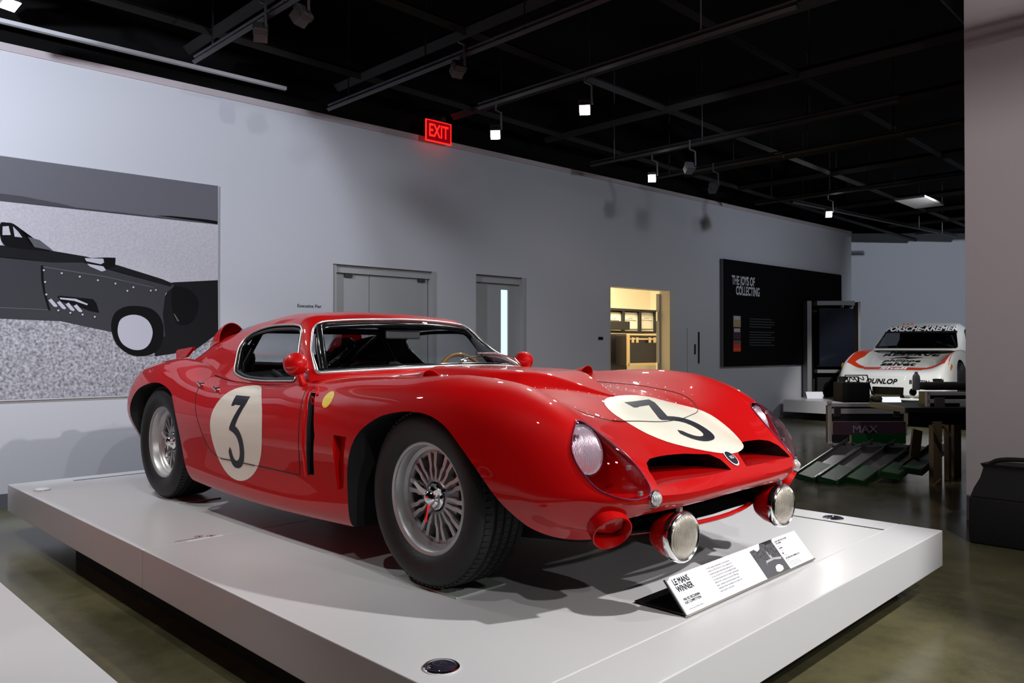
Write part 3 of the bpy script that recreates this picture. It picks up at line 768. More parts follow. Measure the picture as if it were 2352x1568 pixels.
# door handles
for s in (-1, 1):
    for x in (-.66, -.47):
        z_ = .69 if x < -.5 else .672
        p = proj(BV, (x, s * 1.4, z_), (0, -s, 0), 2, 0)
        bm = bmesh.new(); tube([p + Vector((0, s * -.004, 0)), p + Vector((0, s * .022, 0))], .010, 12, bm); tube([p + Vector((-.022, s * .020, .010)), p + Vector((.024, s * .022, -.008))], .007, 8, bm)
        obj('door_handle', bm, 'chrome', car, 50)
# raised lip round the side vent
for s in (-1, 1):
    P = [proj(BV, (a, s * 1.4, b), (0, -s, 0), 2, .0) for a, b in smooth_poly([(.462, .33), (.455, .50), (.44, .60), (.415, .66), (.40, .695), (.42, .712), (.46, .705), (.488, .68)], 4, False)]
    obj('vent_lip', tube(P, .0065, 8), 'red_paint', car, 60)
    p = proj(BV, (.452, s * 1.4, .672), (0, -s, 0), 2, -.03)
    obj('tow_ring', tube([(p.x + .012 * math.cos(t), p.y + s * .02, p.z + .016 * math.sin(t)) for t in np.linspace(0, 2 * PI, 17)[:-1]], .005, 8, closed=True), 'red_paint', car, 60)
# rear window scoops with hoses, tail fin
for s in (-1, 1):
    V_ = []
    for t in np.linspace(0, 1, 12):
        x = -1.36 + .30 * t; r = .012 + .078 * math.sin(t * PI / 2) ** .9; row = []
        for a in np.linspace(0, PI, 17):
            y = s * .425 + math.cos(a) * r; row.append((x + .05 * math.sin(a) * t * -0.4, y, np.interp(x, [-1.9, -1.6, -1.25, -.92], [.74, .825, .915, .975]) - .03 + r * 1.35 * math.sin(a)))
        V_.append(row)
    bm, _ = grid_bm(np.array(V_)); bmesh.ops.recalc_face_normals(bm, faces=bm.faces)
    if sum(f.normal.z for f in bm.faces) < 0: bmesh.ops.reverse_faces(bm, faces=bm.faces)
    mobj('air_scoop', solid(from_bm(bm), .004), 'red_paint', car, 50)
    pts = [(-1.12, s * .40, .925), (-1.05, s * .40, .92), (-1.0, s * .38, .88), (-1.02, s * .34, .83), (-1.12, s * .30, .76)]
    P = smooth_poly(pts, 10, False); obj('cooling_hose', tube(P, [.030 + .005 * (k % 2) for k in range(len(P))], 16), 'black_gloss', car, 30)
bm = bmesh.new(); prism(bm, [(-1.56, .815), (-1.57, .862), (-1.54, .876), (-1.33, .892), (-1.32, .885), (-1.42, .83)], 'y', -.565, -.545); obj('tail_fin', bm, 'red_paint', car)
obj('fuel_cap', lathe([(0, .03), (.045, .03), (.05, .024), (.05, 0)], 24, 'z', c=(-1.75, -.30, .79)), 'red_paint', car, 40)
# tail lights
for s in (-1, 1):
    for yy in (.36, .46): obj('tail_light', lathe([(0, -.022), (.025, -.018), (.034, 0), (.036, .01)], 20, 'x', c=(-2.085, s * yy, .52)), 'red_interior', car, 50)
# ---- cabin
cb = empty('x'); bpy.data.objects.remove(cb)
bm = bmesh.new(); tube([(.26, -.60, .42), (.26, -.60, .70), (.19, -.575, .84), (.03, -.50, .99), (-.05, -.40, 1.03), (-.05, .40, 1.03), (.03, .50, .99), (.19, .575, .84), (.26, .60, .70), (.26, .60, .42)], .019, 10, bm)
for s in (-1, 1):
    tube([(-.05, s * .45, 1.02), (-.72, s * .42, 1.0)], .019, 10, bm); tube([(-.72, s * .55, .40), (-.72, s * .53, .80), (-.72, s * .42, .99)], .019, 10, bm)
tube([(-.72, -.43, .99), (-.72, .43, .99)], .019, 10, bm); tube([(-.72, -.42, .98), (-1.5, -.30, .5)], .017, 10, bm); tube([(-.72, .42, .98), (-1.5, .30, .5)], .017, 10, bm)
obj('roll_cage', bm, 'black_gloss', car, 60)
bm = bmesh.new(); box(bm, (.26, -.58, .55), (.40, .58, .752), bev=.03); obj('dashboard', bm, 'black', car, 40)
mir = boxo('cabin_mirror', (.055, -.115, .935), (.072, .115, .985), 'steel_dark', car, .008)
bm = bmesh.new(); tube([(.062, .0, .982), (.075, 0, 1.012), (.06, .0, 1.03)], .008, 8, bm); obj('mirror_arm', bm, 'black_gloss', mir, 50)
P = [(.20 + .055 * math.sin(t) * -1, .33 + .185 * math.cos(t), .685 + .165 * math.sin(t)) for t in np.linspace(0, 2 * PI, 49)[:-1]]
sw_ = obj('steering_wheel', tube(P, .011, 10, closed=True), 'wood', car, 60)
bm = bmesh.new()
for a in (PI / 2 + .0, PI * 7 / 6, -PI / 6): box(bm, (.195, .33 - .012, .685), (.203, .33 + .012, .845), M=Matrix.Translation((0, .33, .685)) @ Matrix.Rotation(a - PI / 2, 4, 'X') @ Matrix.Translation((0, -.33, -.685)))
obj('wheel_spoke', bm, 'silver', sw_)
for s in (-1, 1):
    bm = bmesh.new(); box(bm, (-.62, s * .33 - .2, .36), (-.15, s * .33 + .2, .47), bev=.04)
    box(bm, (-.70, s * .33 - .19, .40), (-.56, s * .33 + .19, .80 if s > 0 else .74), bev=.05); obj('bucket_seat', bm, 'black', car, 40)
    bm = bmesh.new()
    for k in range(2): tube([(-.60, s * .33 + (k - .5) * .16, .76), (-.50, s * .33 + (k - .5) * .14, .72), (-.42, s * .33 + (k - .5) * .10, .55)], .014, 6, bm)
    obj('seat_belt', bm, 'dark_grey', car, 50)
for s in (-1, 1): boxo('door_inner_ledge', (-.62, s * .66 - .03, .60), (.22, s * .66 + .03, .716), 'blue_grey', car, .008)
boxo('parcel_shelf', (-1.55, -.46, .64), (-.74, .46, .66), 'dark_grey', car, .005)
boxo('rear_bulkhead', (-.80, -.58, .34), (-.76, .58, .66), 'dark_grey', car, .005)
# windshield wiper (raised tight against the glass)
def ws_pt(y, f, off=.008):
    p = Vector((.30 + .2 * (1 - (y / .7) ** 2) + .25, y, .78)); top = proj(GV, (1.2, y, .795 + .2 * f), (-1, 0, 0), 2, off); return top
bm = bmesh.new()
A = [ws_pt(y, f) for y, f in ((.05, .10), (.15, .18), (.27, .20), (.38, .18), (.47, .11), (.53, .03))]
tube(smooth_poly([a for a in A if a], 5, False), .004, 6, bm)
B = [ws_pt(.22, .24, .016), ws_pt(.40, .21, .022), Vector((.42, .50, .83)), Vector((.46, .52, .785))]
tube([b for b in B if b], .005, 6, bm)
obj('windshield_wiper', bm, 'chrome', car, 60)
# ------------------------------------------------------------------ wheels
def make_wheel(name_y, deep):
    """axle at origin, outer side towards -y; returns wheel mesh object (part) with sub-parts"""
    d = deep
    bm = lathe([(.196, -.100), (.205, -.104), (.211, -.101), (.2125, -.095), (.209, -.090), (.203, -.090), (.196, -.093), (.190, -.085), (.188, -.06), (.186, -.055 + d * .3), (.180, -.05 + d * .5), (.174, -.045 + d * .6), (.172, -.03 + d), (.168, -.030 + d), (.160, -.033 + d), (.158, -.025 + d), (.172, .0 + d), (.180, .10), (.205, .115), (.196, -.100)], 72)
    return bm, d
def build_wheel(loc, flip, deep, wide):
    bm, d = make_wheel('', deep)
    wh = obj('wheel', bm, 'alloy', car, 45)
    # centre: ribs
    def rib(k, n_=20):
        b = bmesh.new(); t = 2 * PI * k / n_
        segs = [(.058, 0), (.100, 0), (.118, .006 if k % 2 else -.006), (.162, .006 if k % 2 else -.006)]
        for (r0, o0), (r1, o1) in zip(segs, segs[1:]):
            a0, a1 = Vector((r0, 0, o0)), Vector((r1, 0, o1)); dr = (a1 - a0).normalized(); sd0 = Vector((-dr.z, 0, dr.x))
            vs_ = []
            for p in (a0 - dr * .002, a1 + dr * .002):
                sd = sd0 * (.0042 + (p.length - .058) * .045)
                for q, y in ((-1, -.045 + d), (1, -.045 + d), (1, -.015 + d), (-1, -.015 + d)):
                    dy = .008 * (p - Vector((.06, 0, 0))).length / .1
                    vs_.append(b.verts.new(p + sd * q + Vector((0, y + dy * .6, 0))))
            for idx in ((0, 1, 2, 3), (7, 6, 5, 4), (0, 4, 5, 1), (1, 5, 6, 2), (2, 6, 7, 3), (3, 7, 4, 0)): b.faces.new([vs_[i] for i in idx])
        bmesh.ops.recalc_face_normals(b, faces=b.faces)
        for v in b.verts: v.co = Matrix.Rotation(t, 3, 'Y') @ v.co
        return b
    for k in range(20): obj('spoke_rib', rib(k), 'alloy', wh)
    bm = lathe([(.052, -.020 + d), (.056, -.045 + d), (.062, -.047 + d), (.066, -.040 + d), (.100, -.026 + d), (.106, -.022 + d), (.106, .0 + d), (.05, .0 + d)], 60); clean(bm)
    obj('wheel_disc', bm, 'alloy', wh, 40)
    obj('brake_disc', lathe([(0, .035 + d), (.165, .035 + d), (.165, .05 + d)], 40), 'black', wh)
    # knock-off spinner
    bm = lathe([(0, -.092 + d), (.012, -.090 + d), (.025, -.082 + d), (.029, -.070 + d), (.039, -.064 + d), (.042, -.053 + d), (.049, -.048 + d), (.050, -.030 + d), (.034, -.02 + d)], 32)
    sp = obj('knock_off_nut', bm, 'chrome', wh, 40)
    sp['label'] = 'chrome three-eared knock-off nut'
    bm = bmesh.new()
    for k in range(3):
        M_ = Matrix.Rotation(2 * PI * k / 3 + (PI * .36 + .52 if not flip else .9), 4, 'Y')
        pr = [(.022, -.010), (.05, -.011), (.086, -.007), (.090, 0), (.086, .007), (.05, .011), (.022, .010)]
        A = [bm.verts.new(M_ @ Vector((r, -.074 + d - .012 * (r > .04), z))) for r, z in pr]; B = [bm.verts.new(M_ @ Vector((r, -.054 + d - .010 * (r > .04), z))) for r, z in pr]
        bm.faces.new(A[::-1]); bm.faces.new(B)
        for i in range(len(pr)): bm.faces.new((A[i], A[(i + 1) % 7], B[(i + 1) % 7], B[i]))
    bmesh.ops.recalc_face_normals(bm, faces=bm.faces)
    obj('knock_off_ear', bm, 'chrome', wh, 30)
    w0 = .11 + wide
    prof = [(.206, -.096), (.214, -.106), (.228, -.118), (.250, -.126), (.275, -.127), (.298, -.120), (.311, -.109), (.318, -.098), (.3215, -.088)]
    gr = []
    for h in (-.060, -.020, .020, .060): gr += [(.326, h - .008), (.319, h - .006), (.319, h + .006), (.326, h + .008)]
    half = [(.3245, -.078)] + gr + [(.3245, .078), (.3215, .088)]
    inner = [(.318, .098), (.300, .12), (.26, .127), (.22, .118), (.206, .10)]
    if wide: half = [(r, h if h < 0 else h + wide) for r, h in half]; inner = [(r, h + wide) for r, h in inner]
    ty = obj('tyre', lathe(prof + half + inner, 96), 'rubber', wh, 45)
    bm = bmesh.new()
    for k in range(84):
        M_ = Matrix.Rotation(2 * PI * k / 84, 4, 'Y')
        for h0, h1, r0, r1 in ((-.101, -.072, .3205, .3262), (-.050, -.030, .324, .3275), (-.01, .012, .324, .3275), (.03, .05, .324, .3275)):
            M2 = M_ @ Matrix.Rotation(.0, 4, 'X')
            vv_ = [bm.verts.new(M2 @ Vector((r + (-.004 if (h == h0 and h0 < -.09) else 0), h, z))) for z in (-.0085, .0085) for r, h in ((r0, h0), (r1, h0), (r1, h1), (r0, h1))]
            for idx in ((0, 1, 2, 3), (7, 6, 5, 4), (0, 4, 5, 1), (1, 5, 6, 2), (2, 6, 7, 3), (3, 7, 4, 0)): bm.faces.new([vv_[i] for i in idx])
    bmesh.ops.recalc_face_normals(bm, faces=bm.faces)
    tag(obj('tread_block', bm, 'rubber', wh), kind='stuff')
    # raised sidewall lettering
    for a0, s_ in ((.9, 'RACING'), (3.9, 'SPORT')):
        me = text_mesh(s_, .022, align='CENTER', bold=.0003); b = bmesh.new(); b.from_mesh(me); b2 = []
        for v in b.verts:
            r = .262 + v.co.y; t = a0 - v.co.x / .262
            v.co = Vector((r * math.cos(t), -.1285, r * math.sin(t)))
        b.free()
    wh.location = loc
    if flip: wh.rotation_euler = (0, 0, PI)
    return wh
for x, deep, wide in ((1.225, -.012, 0), (-1.225, .006, .03)):
    build_wheel((x, -.677, .3255), False, deep, wide)
    build_wheel((x, .677, .3255), True, deep, wide)
for i, (x, y, mm) in enumerate(((1.20, -.66, 'pad_glass'), (-1.18, -.66, 'white_lam'), (1.20, .66, 'pad_glass'), (-1.18, .66, 'white_lam'))):
    o = boxo('tyre_pad', (x - .17, y - .115, 0.0), (x + .19, y + .13, .006), mm, None, .001)
    tag(o, ['thin clear plate under the front tyre nearest the camera', 'thin pale plate under the near rear tyre', 'thin clear plate under the far front tyre', 'thin pale plate under the far rear tyre'][i], 'plate', 'plates under the tyres')
for o in [o for o in bpy.data.objects if o.name.startswith('wheel') and o.parent == car]: o.location.z += .009
# ------------------------------------------------------------------ display platform
pf = empty('display_platform', (0, 0, 0), 'wide low white floating platform carrying the red number 3 race car', 'platform')
bm = bmesh.new()
# three top boards, joints recessed
def board(x0, x1, y0, y1, z0=-.172): 
    b = bmesh.new(); box(b, (x0, y0, z0), (x1, y1, 0), bev=.0035); return obj('platform_board', b, 'white_lam', pf)
board(-2.43, -.107, -1.297, 1.576); board(-.1045, 2.085, -1.297, 1.576); board(2.087, 2.286, -1.297, 1.576)
boxo('platform_core', (-2.42, -1.287, -.168), (2.276, 1.566, -.004), 'groove', pf)
boxo('recessed_plinth', (-1.5, -1.16, -.33), (2.12, 1.45, -.168), 'black', pf)
boxo('floor_strip', (-.115, -1.10, .0002), (-.101, -.93, .0012), 'white', pf)
boxo('cable_slot', (1.60, 1.375, .0), (2.08, 1.39, .0015), 'dark_grey', pf)
boxo('cable_slot', (-2.29, -.95, .0), (-2.275, .3, .0015), 'dark_grey', pf)
for i, (x, y) in enumerate(((-2.045, -1.196), (1.80, -1.19), (1.80, 1.466))):
    o = empty('floor_uplight', (x, y, 0), ['round glass sensor disc at the far left corner of the platform', 'round glass sensor disc at the near edge of the platform', 'round glass sensor disc at the far right edge of the platform'][i], 'light disc', 'glass discs on the platform')
    b = lathe([(.052, 0), (.052, .004), (.048, .007), (.043, .007), (.042, .004)], 32, 'z'); obj('bezel', b, 'chrome', o, 40)
    b = lathe([(.043, .004), (.038, .010), (.02, .013), (0, .014)], 32, 'z'); clean(b); obj('dome', b, 'dome' if i else 'white', o, 60)
# printed symbols and line of text on the top
bm = bmesh.new()
def flat(poly, M_, bm_): 
    bm_.faces.new([bm_.verts.new(M_ @ Vector((a, b, 0))) for a, b in poly])
for k, yy in enumerate((-1.02, -.975)):
    M_ = frame((-.165 + .03 * k, yy, .0012), (0, 1, 0), (-1, 0, 0))
    b = bmesh.new(); V_ = np.array([[tuple(M_ @ Vector((r * math.cos(t), r * math.sin(t), 0))) for r in (.019, .0165)] for t in np.linspace(0, 2 * PI, 33)[:-1]]); grid_bm(V_, closed_u=True, bm=b)
    flat([(-.012, .0125), (-.0125, .011), (.012, -.0125), (.0125, -.011)], M_, b)
    obj('no_touch_symbol', b, 'sign_red', pf)
    b = bmesh.new(); flat([(-.004, -.010), (.006, -.010), (.008, .0), (.004, .002), (.003, .010), (0, .010), (-.001, .001), (-.006, -.002)], M_ @ Matrix.Translation((0, 0, -.0004)), b); obj('hand_symbol', b, 'navy', pf)
text_obj('platform_caption', 'Please do not touch\nor climb on the platform', .0125, frame((-.14, -1.085, .0008), (0, 1, 0), (-1, 0, 0)), 'navy', pf)
# second platform at the lower left
p2_ = empty('neighbour_platform', (0, 0, 0), 'white platform corner in the lower left foreground with red line', 'platform')
b = bmesh.new(); box(b, (-2.8, -4.6, -.17), (2.4, -1.853, 0), bev=.0035); obj('platform_board', b, 'white_lam', p2_)
boxo('recessed_plinth', (-2.6, -4.1, -.33), (2.2, -2.05, -.168), 'black', p2_)
# caption stand in front of the nose
sg = empty('caption_sign', (2.06, .118, .0065), 'tilted white caption panel lettered LE MANS WINNER in front of the red car', 'sign')
tl = Vector((-.085, 0, .100)); 
bm = bmesh.new()
prism(bm, [(.0, 0), (-.20, 0), (-.20, .003), (-.004, .003)], 'y', -.485, .485); obj('base_plate', bm, 'black_gloss', sg)
nrm = Vector((.762, 0, .648)); up = Vector((-.648, 0, .762)); H_ = .132
M_ = frame((.012, 0, .004), (0, 1, 0), up); M_ = M_ @ Matrix.Translation((0, 0, 0))
bm = bmesh.new(); box(bm, (-.486, 0, -.012), (.486, H_, -.006), 0, M_); obj('back_plate', bm, 'black_gloss', sg)
bm = bmesh.new(); box(bm, (-.486, 0, -.005), (.486, H_, 0), 0, M_); obj('panel_face', bm, 'panel_white', sg)
bm = bmesh.new(); box(bm, (-.487, -.006, -.012), (.487, .0, .004), 0, M_); obj('edge_strip', bm, 'silver', sg)
def st(name, s, x, y, size, m='navy', **kw):
    return text_obj(name, s, size, M_ @ Matrix.Translation((x, y, .0006)), m, sg, align='LEFT', **kw)
st('title_lettering', 'LE MANS\nWINNER', -.462, .097, .030, bold=.0008, sx=.82, line=.86)
st('name_lettering', '1965 ISO BIZZARRINI\nA3/C COMPETITION', -.462, .042, .0125, bold=.0003, sx=.88, line=.95)
st('credit_lettering', 'COLLECTION OF BRUCE MEYER', -.462, .013, .0062)
st('body_lettering', 'The A3/C finished an astounding first in class and top ten\noverall at the 1965 24 Hours of Le Mans. Competing in the\nprototype class against factory-backed, purpose-built race\ncars such as Ford and Ferrari, it was an unexpected triumph\nfor the small automaker and the car\'s builder, Giotto Bizzarrini.\nWhile the A3/C was retired at the end of the 1965 racing\nseason, it continued to be driven by subsequent owners,\nincluding Bruce Meyer, who believes cars are meant to be\ndriven and takes it to local shows.', -.245, .070, .0098, line=1.12, sx=.72)
st('facts_lettering', '1st IN CLASS, 1965 24 HOURS\nOF LE MANS', .285, .112, .0095, bold=.0002, line=.95, sx=.85)
st('facts_lettering', 'Best finish', .285, .097, .006, line=1.1)
st('facts_lettering', '190 MPH', .285, .086, .0095, bold=.0002, sx=.85)
st('facts_lettering', 'Top speed', .285, .077, .006, line=1.1)
st('facts_lettering', '400', .285, .064, .0095, bold=.0002, sx=.85)
st('facts_lettering', 'Horsepower', .285, .055, .006, line=1.1)
st('facts_lettering', '327 CUBIC INCH CHEVROLET V-8', .285, .042, .0095, bold=.0002, sx=.85)
st('facts_lettering', 'Engine', .285, .034, .006)
st('facts_lettering', 'Museum display by the collection with\nsupport from the donors of the exhibit\nand the members who make it possible', .285, .018, .006, line=1.1)
bm = bmesh.new(); box(bm, (.075, 0, 0), (.268, H_, .0006), 0, M_); ph = obj('track_photograph', bm, 'photo_print', sg)
def shp(name, poly, m, z=.0009, par=None): 
    b = bmesh.new(); flat(poly, M_ @ Matrix.Translation((0, 0, z)), b); return obj(name, b, m, par or ph)
shp('photo_sky', [(.075, H_), (.17, H_), (.15, .112), (.125, .106), (.11, .118), (.075, .116)], 'panel_white')
shp('photo_road', [(.075, .0), (.268, .0), (.268, .05), (.22, .052), (.16, .058), (.10, .085), (.095, .07), (.075, .06)], 'mid_grey')
shp('photo_car', [(.165, .012), (.175, .028), (.195, .034), (.215, .032), (.228, .022), (.222, .010), (.20, .006), (.18, .006)], 'panel_white', .0012)
shp('photo_car', [(.13, .046), (.14, .054), (.20, .056), (.25, .048), (.262, .056), (.20, .064), (.14, .062)], 'light_grey', .0012)
shp('photo_tower', [(.18, .092), (.186, .094), (.188, .075), (.196, .078), (.198, .062), (.182, .062)], 'light_grey', .0012)
# ------------------------------------------------------------------ room shell
WD = Vector((.058, .998, 0)).normalized(); WN = Vector((WD.y, -WD.x, 0))  # WN points into the room
P0 = Vector((-3.501, -1.111, -.33))
def W(s, h, d=0): return P0 + WD * s + Vector((0, 0, h)) + WN * d
MW = frame(P0, WD, (0, 0, 1))           # local x along wall, y up, z into room? check
MW = Matrix((WD, Vector((0, 0, 1)), WN)).transposed().to_4x4(); MW.translation = P0
def wbox(bm, s0, s1, h0, h1, d0, d1, mi=0, bev=0): return box(bm, (s0, h0, d0), (s1, h1, d1), mi, MW, bev)
def wobj(name, s0, s1, h0, h1, d0, d1, m, parent=None, bev=0):
    bm = bmesh.new(); wbox(bm, s0, s1, h0, h1, d0, d1, 0, bev); return obj(name, bm, m, parent)
def structure(o): o['kind'] = 'structure'; return o
b = bmesh.new(); box(b, (-9, -9, -.43), (14, 22, -.33)); structure(obj('floor', b, 'concrete'))
b = bmesh.new(); box(b, (-9, -9, 4.3), (14, 22, 4.4)); structure(obj('ceiling', b, 'ceiling_black'))
# left wall with three openings
bm = bmesh.new(); TOP = 3.55
openings = [(2.83, 4.20, 2.07), (4.69, 5.49, 2.085), (7.08, 8.50, 2.07)]
x = -7.5
for a, b_, h in openings: wbox(bm, x, a, 0, TOP, -.16, 0); wbox(bm, a, b_, h, TOP, -.16, 0); x = b_
wbox(bm, x, 14.44, 0, TOP, -.16, 0)
wl = structure(obj('wall_left', bm, 'wall_grey'))
structure(wobj('trim_1', -7.5, 14.44, 3.50, 3.56, 0, .012, 'wall_trim'))
structure(wobj('trim_2', -7.5, 14.44, 3.56, 4.62, -.20, -.10, 'ceiling_black'))
structure(wobj('baseboard_left', -7.5, 2.78, 0, .10, 0, .006, 'mid_grey'))
# far wall, right partition, back walls
fp = CAM + F0 * 19.0; 
def fbox(name, f0, f1, r0, r1, z0, z1, m):
    bm = bmesh.new(); MM = Matrix((R_, F0, Vector((0, 0, 1)))).transposed().to_4x4(); MM.translation = Vector((CAM.x, CAM.y, 0)); box(bm, (r0, f0, z0), (r1, f1, z1), 0, MM); return obj(name, bm, m)
structure(fbox('wall_far', 18.5, 18.6, 4, 17, -.33, 3.62, 'wall_grey'))
b = bmesh.new(); box(b, (1.87, 3.60, -.33), (9, 3.78, 4.3)); structure(obj('wall_right', b, 'wall_pink'))
b = bmesh.new(); box(b, (-9, -9, -.33), (14, -8.9, 4.3)); structure(obj('wall_back', b, 'wall_dark'))
b = bmesh.new(); box(b, (9, -9, -.33), (9.1, 3.6, 4.3)); structure(obj('wall_side', b, 'wall_dark'))
# door 1: closed double door
d1 = structure(empty('door_1', tuple(W(3.5, 0)), None))
d1['kind'] = 'structure'
def dparent(o, p): o.parent = p; o.matrix_parent_inverse = Matrix.Translation(p.location).inverted(); return o
for a, b_, nm in ((2.885, 3.30, 'door_leaf'), (3.308, 4.06, 'door_leaf')): dparent(wobj(nm, a, b_, .01, 1.985, -.125, -.085, 'door_grey'), d1)
bm = bmesh.new(); wbox(bm, 2.83, 2.88, 0, 2.07, -.15, -.02); wbox(bm, 4.07, 4.13, 0, 2.07, -.15, -.0); wbox(bm, 2.83, 4.13, 1.99, 2.07, -.15, -.05)
dparent(obj('door_frame', bm, 'door_grey'), d1)
dparent(wobj('wall_return', 4.13, 4.20, 0, 2.07, -.16, .0, 'wall_grey'), d1)
for a in (3.0, 3.92): dparent(wobj('closer_box', a, a + .09, 1.95, 1.985, -.085, -.06, 'dark_grey'), d1)
# door 2: single with slim window
d2 = structure(empty('door_2', tuple(W(5.1, 0)), None))
bm = bmesh.new(); wbox(bm, 4.70, 5.16, .01, 2.0, -.13, -.09); wbox(bm, 5.275, 5.44, .01, 2.0, -.13, -.09); wbox(bm, 5.16, 5.275, 1.93, 2.0, -.13, -.09); wbox(bm, 5.16, 5.275, .01, 1.05, -.13, -.09)
dparent(obj('door_leaf', bm, 'door_grey'), d2)
dparent(wobj('door_window', 5.16, 5.275, 1.05, 1.93, -.115, -.105, 'lit_window'), d2)
bm = bmesh.new(); wbox(bm, 4.69, 4.70, 0, 2.085, -.16, 0); wbox(bm, 5.44, 5.50, 0, 2.085, -.16, -.0); wbox(bm, 4.69, 5.49, 2.0, 2.085, -.16, -.05)
dparent(obj('door_frame', bm, 'door_grey'), d2)
# door 3: open doorway into a lit store room
d3 = structure(empty('door_3', tuple(W(7.8, 0)), None))
bm = bmesh.new(); wbox(bm, 8.40, 8.50, 0, 2.07, -.18, .02); wbox(bm, 7.06, 7.08, 0, 2.07, -.18, .005)
dparent(obj('door_frame', bm, 'cream_frame'), d3)
bm = bmesh.new(); box(bm, (0, 0, -.75), (.045, 2.03, 0), 0, MW @ Matrix.Translation((8.335, 0, -.18)) @ Matrix.Rotation(math.radians(-53), 4, 'Y')); lf = dparent(obj('door_leaf', bm, 'cream_frame'), d3)
for h in (1.62, .86): lf2 = wobj('hinge', 8.325, 8.345, h, h + .14, -.175, -.150, 'silver'); lf2.parent = lf
bm = bmesh.new(); wbox(bm, 6.2, 12.2, 0, 3.2, -3.4, -3.3); wbox(bm, 6.1, 6.2, 0, 3.2, -3.4, -.16); wbox(bm, 12.2, 12.3, 0, 3.2, -3.4, -.16); wbox(bm, 6.1, 12.3, 3.2, 3.3, -3.4, -.16)
structure(obj('wall_store', bm, 'cream_wall'))
L_ = bpy.data.lights.new('store_light', 'AREA'); L_.energy = 260; L_.size = 1.2; L_.color = (1, .82, .52); lo = bpy.data.objects.new('store_light', L_); col.objects.link(lo); lo.location = W(9, 3.1, -1.5)
# flush cabinet in the wall and its handles
cbn = tag(wobj('flush_cabinet', 8.86, 9.36, .40, 1.52, .001, .012, 'wall_grey', bev=.002), 'flush grey cabinet in the wall right of the lit doorway', 'cabinet')
for s_, a, b_, c in ((9.13, .98, 1.47, .022), (9.03, 1.12, 1.28, .02)):
    o = wobj('cabinet_handle', s_, s_ + c, a, b_, .008, .03, 'black_gloss', bev=.006); o.parent = cbn
tag(wobj('light_switch', 6.83, 6.92, 1.33, 1.37, 0, .012, 'black_gloss', bev=.003), 'small black switch plate left of the lit doorway', 'switch')
# wall lettering beside the double door
t_ = text_obj('wall_caption', 'Executive Pier', .045, MW @ Matrix.Translation((2.44, 1.63, .003)), 'caption_grey', None, align='LEFT', bold=.0006); tag(t_, 'small grey caption lettering on the wall left of the double door', 'lettering')
# ------------------------------------------------------------------ mural photograph of an old record car (flat print)
mu = empty('wall_mural', tuple(W(0, 0)), 'huge black and white photo mural of an open salt flat race car', 'picture')
def mbox(name, s0, s1, h0, h1, d, m): 
    o = wobj(name, s0, s1, h0, h1, .0, d, m); return dparent(o, mu)
mbox('mural_panel', -2.6, 1.658, .81, 2.69, .020, 'mural_salt')
def wall_px(u, v, d=.0):
    dd = F_ + R_ * (u - 1176) / 1785 - U_ * (v - 784) / 1785
    q = P0 + WN * d; t = (q - CAM).dot(WN) / dd.dot(WN); p = CAM + dd * t - P0
    return p.dot(WD), p.z
LAY = [0]
def mp(name, pts, m, sm=0, closed=True):
    """flat printed shape on the mural; pts are (s,h) on the wall"""
    LAY[0] += 1; P = smooth_poly(pts, sm) if sm else pts
    b = bmesh.new(); d = .0205 + LAY[0] * .00025
    b.faces.new([b.verts.new(W(a, c, d)) for a, c in P]); bmesh.ops.triangulate(b, faces=b.faces[:])
    b.normal_update()
    for f in b.faces:
        if f.normal.dot(WN) < 0: f.normal_flip()
    return dparent(obj(name, b, m), mu)
def PXS(L): return [wall_px(u, v, .02) for u, v in L]
mp('photo_sky', [(-2.55, 2.68), (1.653, 2.687), (1.655, 2.335), (1.342, 2.347), (1.111, 2.351), (0.758, 2.347), (0.502, 2.352), (-2.55, 2.342)], 'mural_sky', 0)
mp('photo_hill', [(-2.55, 2.456), (-2.55, 2.435), (0.132, 2.394), (0.248, 2.382), (0.379, 2.371), (0.502, 2.352), (0.213, 2.344), (-2.55, 2.342)], 'mural_hill', 0)
mp('salt_texture', [(-2.55, 1.507), (0.396, 1.459), (0.762, 1.354), (0.842, 1.197), (1.018, 1.138), (1.317, 1.173), (1.659, 1.305), (1.66, 0.837), (0.843, 0.823), (-2.55, 0.821)], 'mural_rough', 0)
mp('car_shadow', [(1.256, 1.789), (1.655, 1.832), (1.66, 1.351), (1.45, 1.196), (1.116, 1.145), (1.087, 1.344), (1.185, 1.643)], 'mural_shadow', 0)
mp('treeline', [(1.111, 2.357), (1.254, 2.368), (1.401, 2.36), (1.553, 2.371), (1.649, 2.366), (1.649, 2.338), (1.476, 2.347), (1.283, 2.353)], 'mural_dark', 0)
mp('car_body', [(-2.55, 2.0), (0.157, 2.001), (0.357, 1.985), (0.554, 1.959), (0.839, 1.902), (1.17, 1.814), (1.264, 1.774), (1.268, 1.752), (1.199, 1.689), (1.178, 1.509), (1.2, 1.316), (0.762, 1.351), (0.396, 1.431), (-2.55, 1.5)], 'mural_car', 0)
mp('car_top', [(-2.55, 2.0), (0.157, 2.001), (0.357, 1.985), (0.579, 1.961), (0.839, 1.902), (1.17, 1.814), (1.264, 1.779), (1.242, 1.751), (1.156, 1.773), (0.839, 1.852), (0.554, 1.91), (0.333, 1.894), (0.157, 1.908), (-2.55, 1.934)], 'mural_top', 0)
mp('windscreen_frame', [(-0.014, 2.16), (0.031, 2.178), (0.076, 2.172), (0.122, 2.132), (0.168, 2.056), (0.215, 2.006), (0.333, 1.983), (0.157, 1.985), (0.009, 2.008)], 'mural_dark', 5)
mp('windscreen_gap', [(0.003, 2.146), (0.042, 2.153), (0.056, 2.085), (0.002, 2.08)], 'mural_salt', 0)
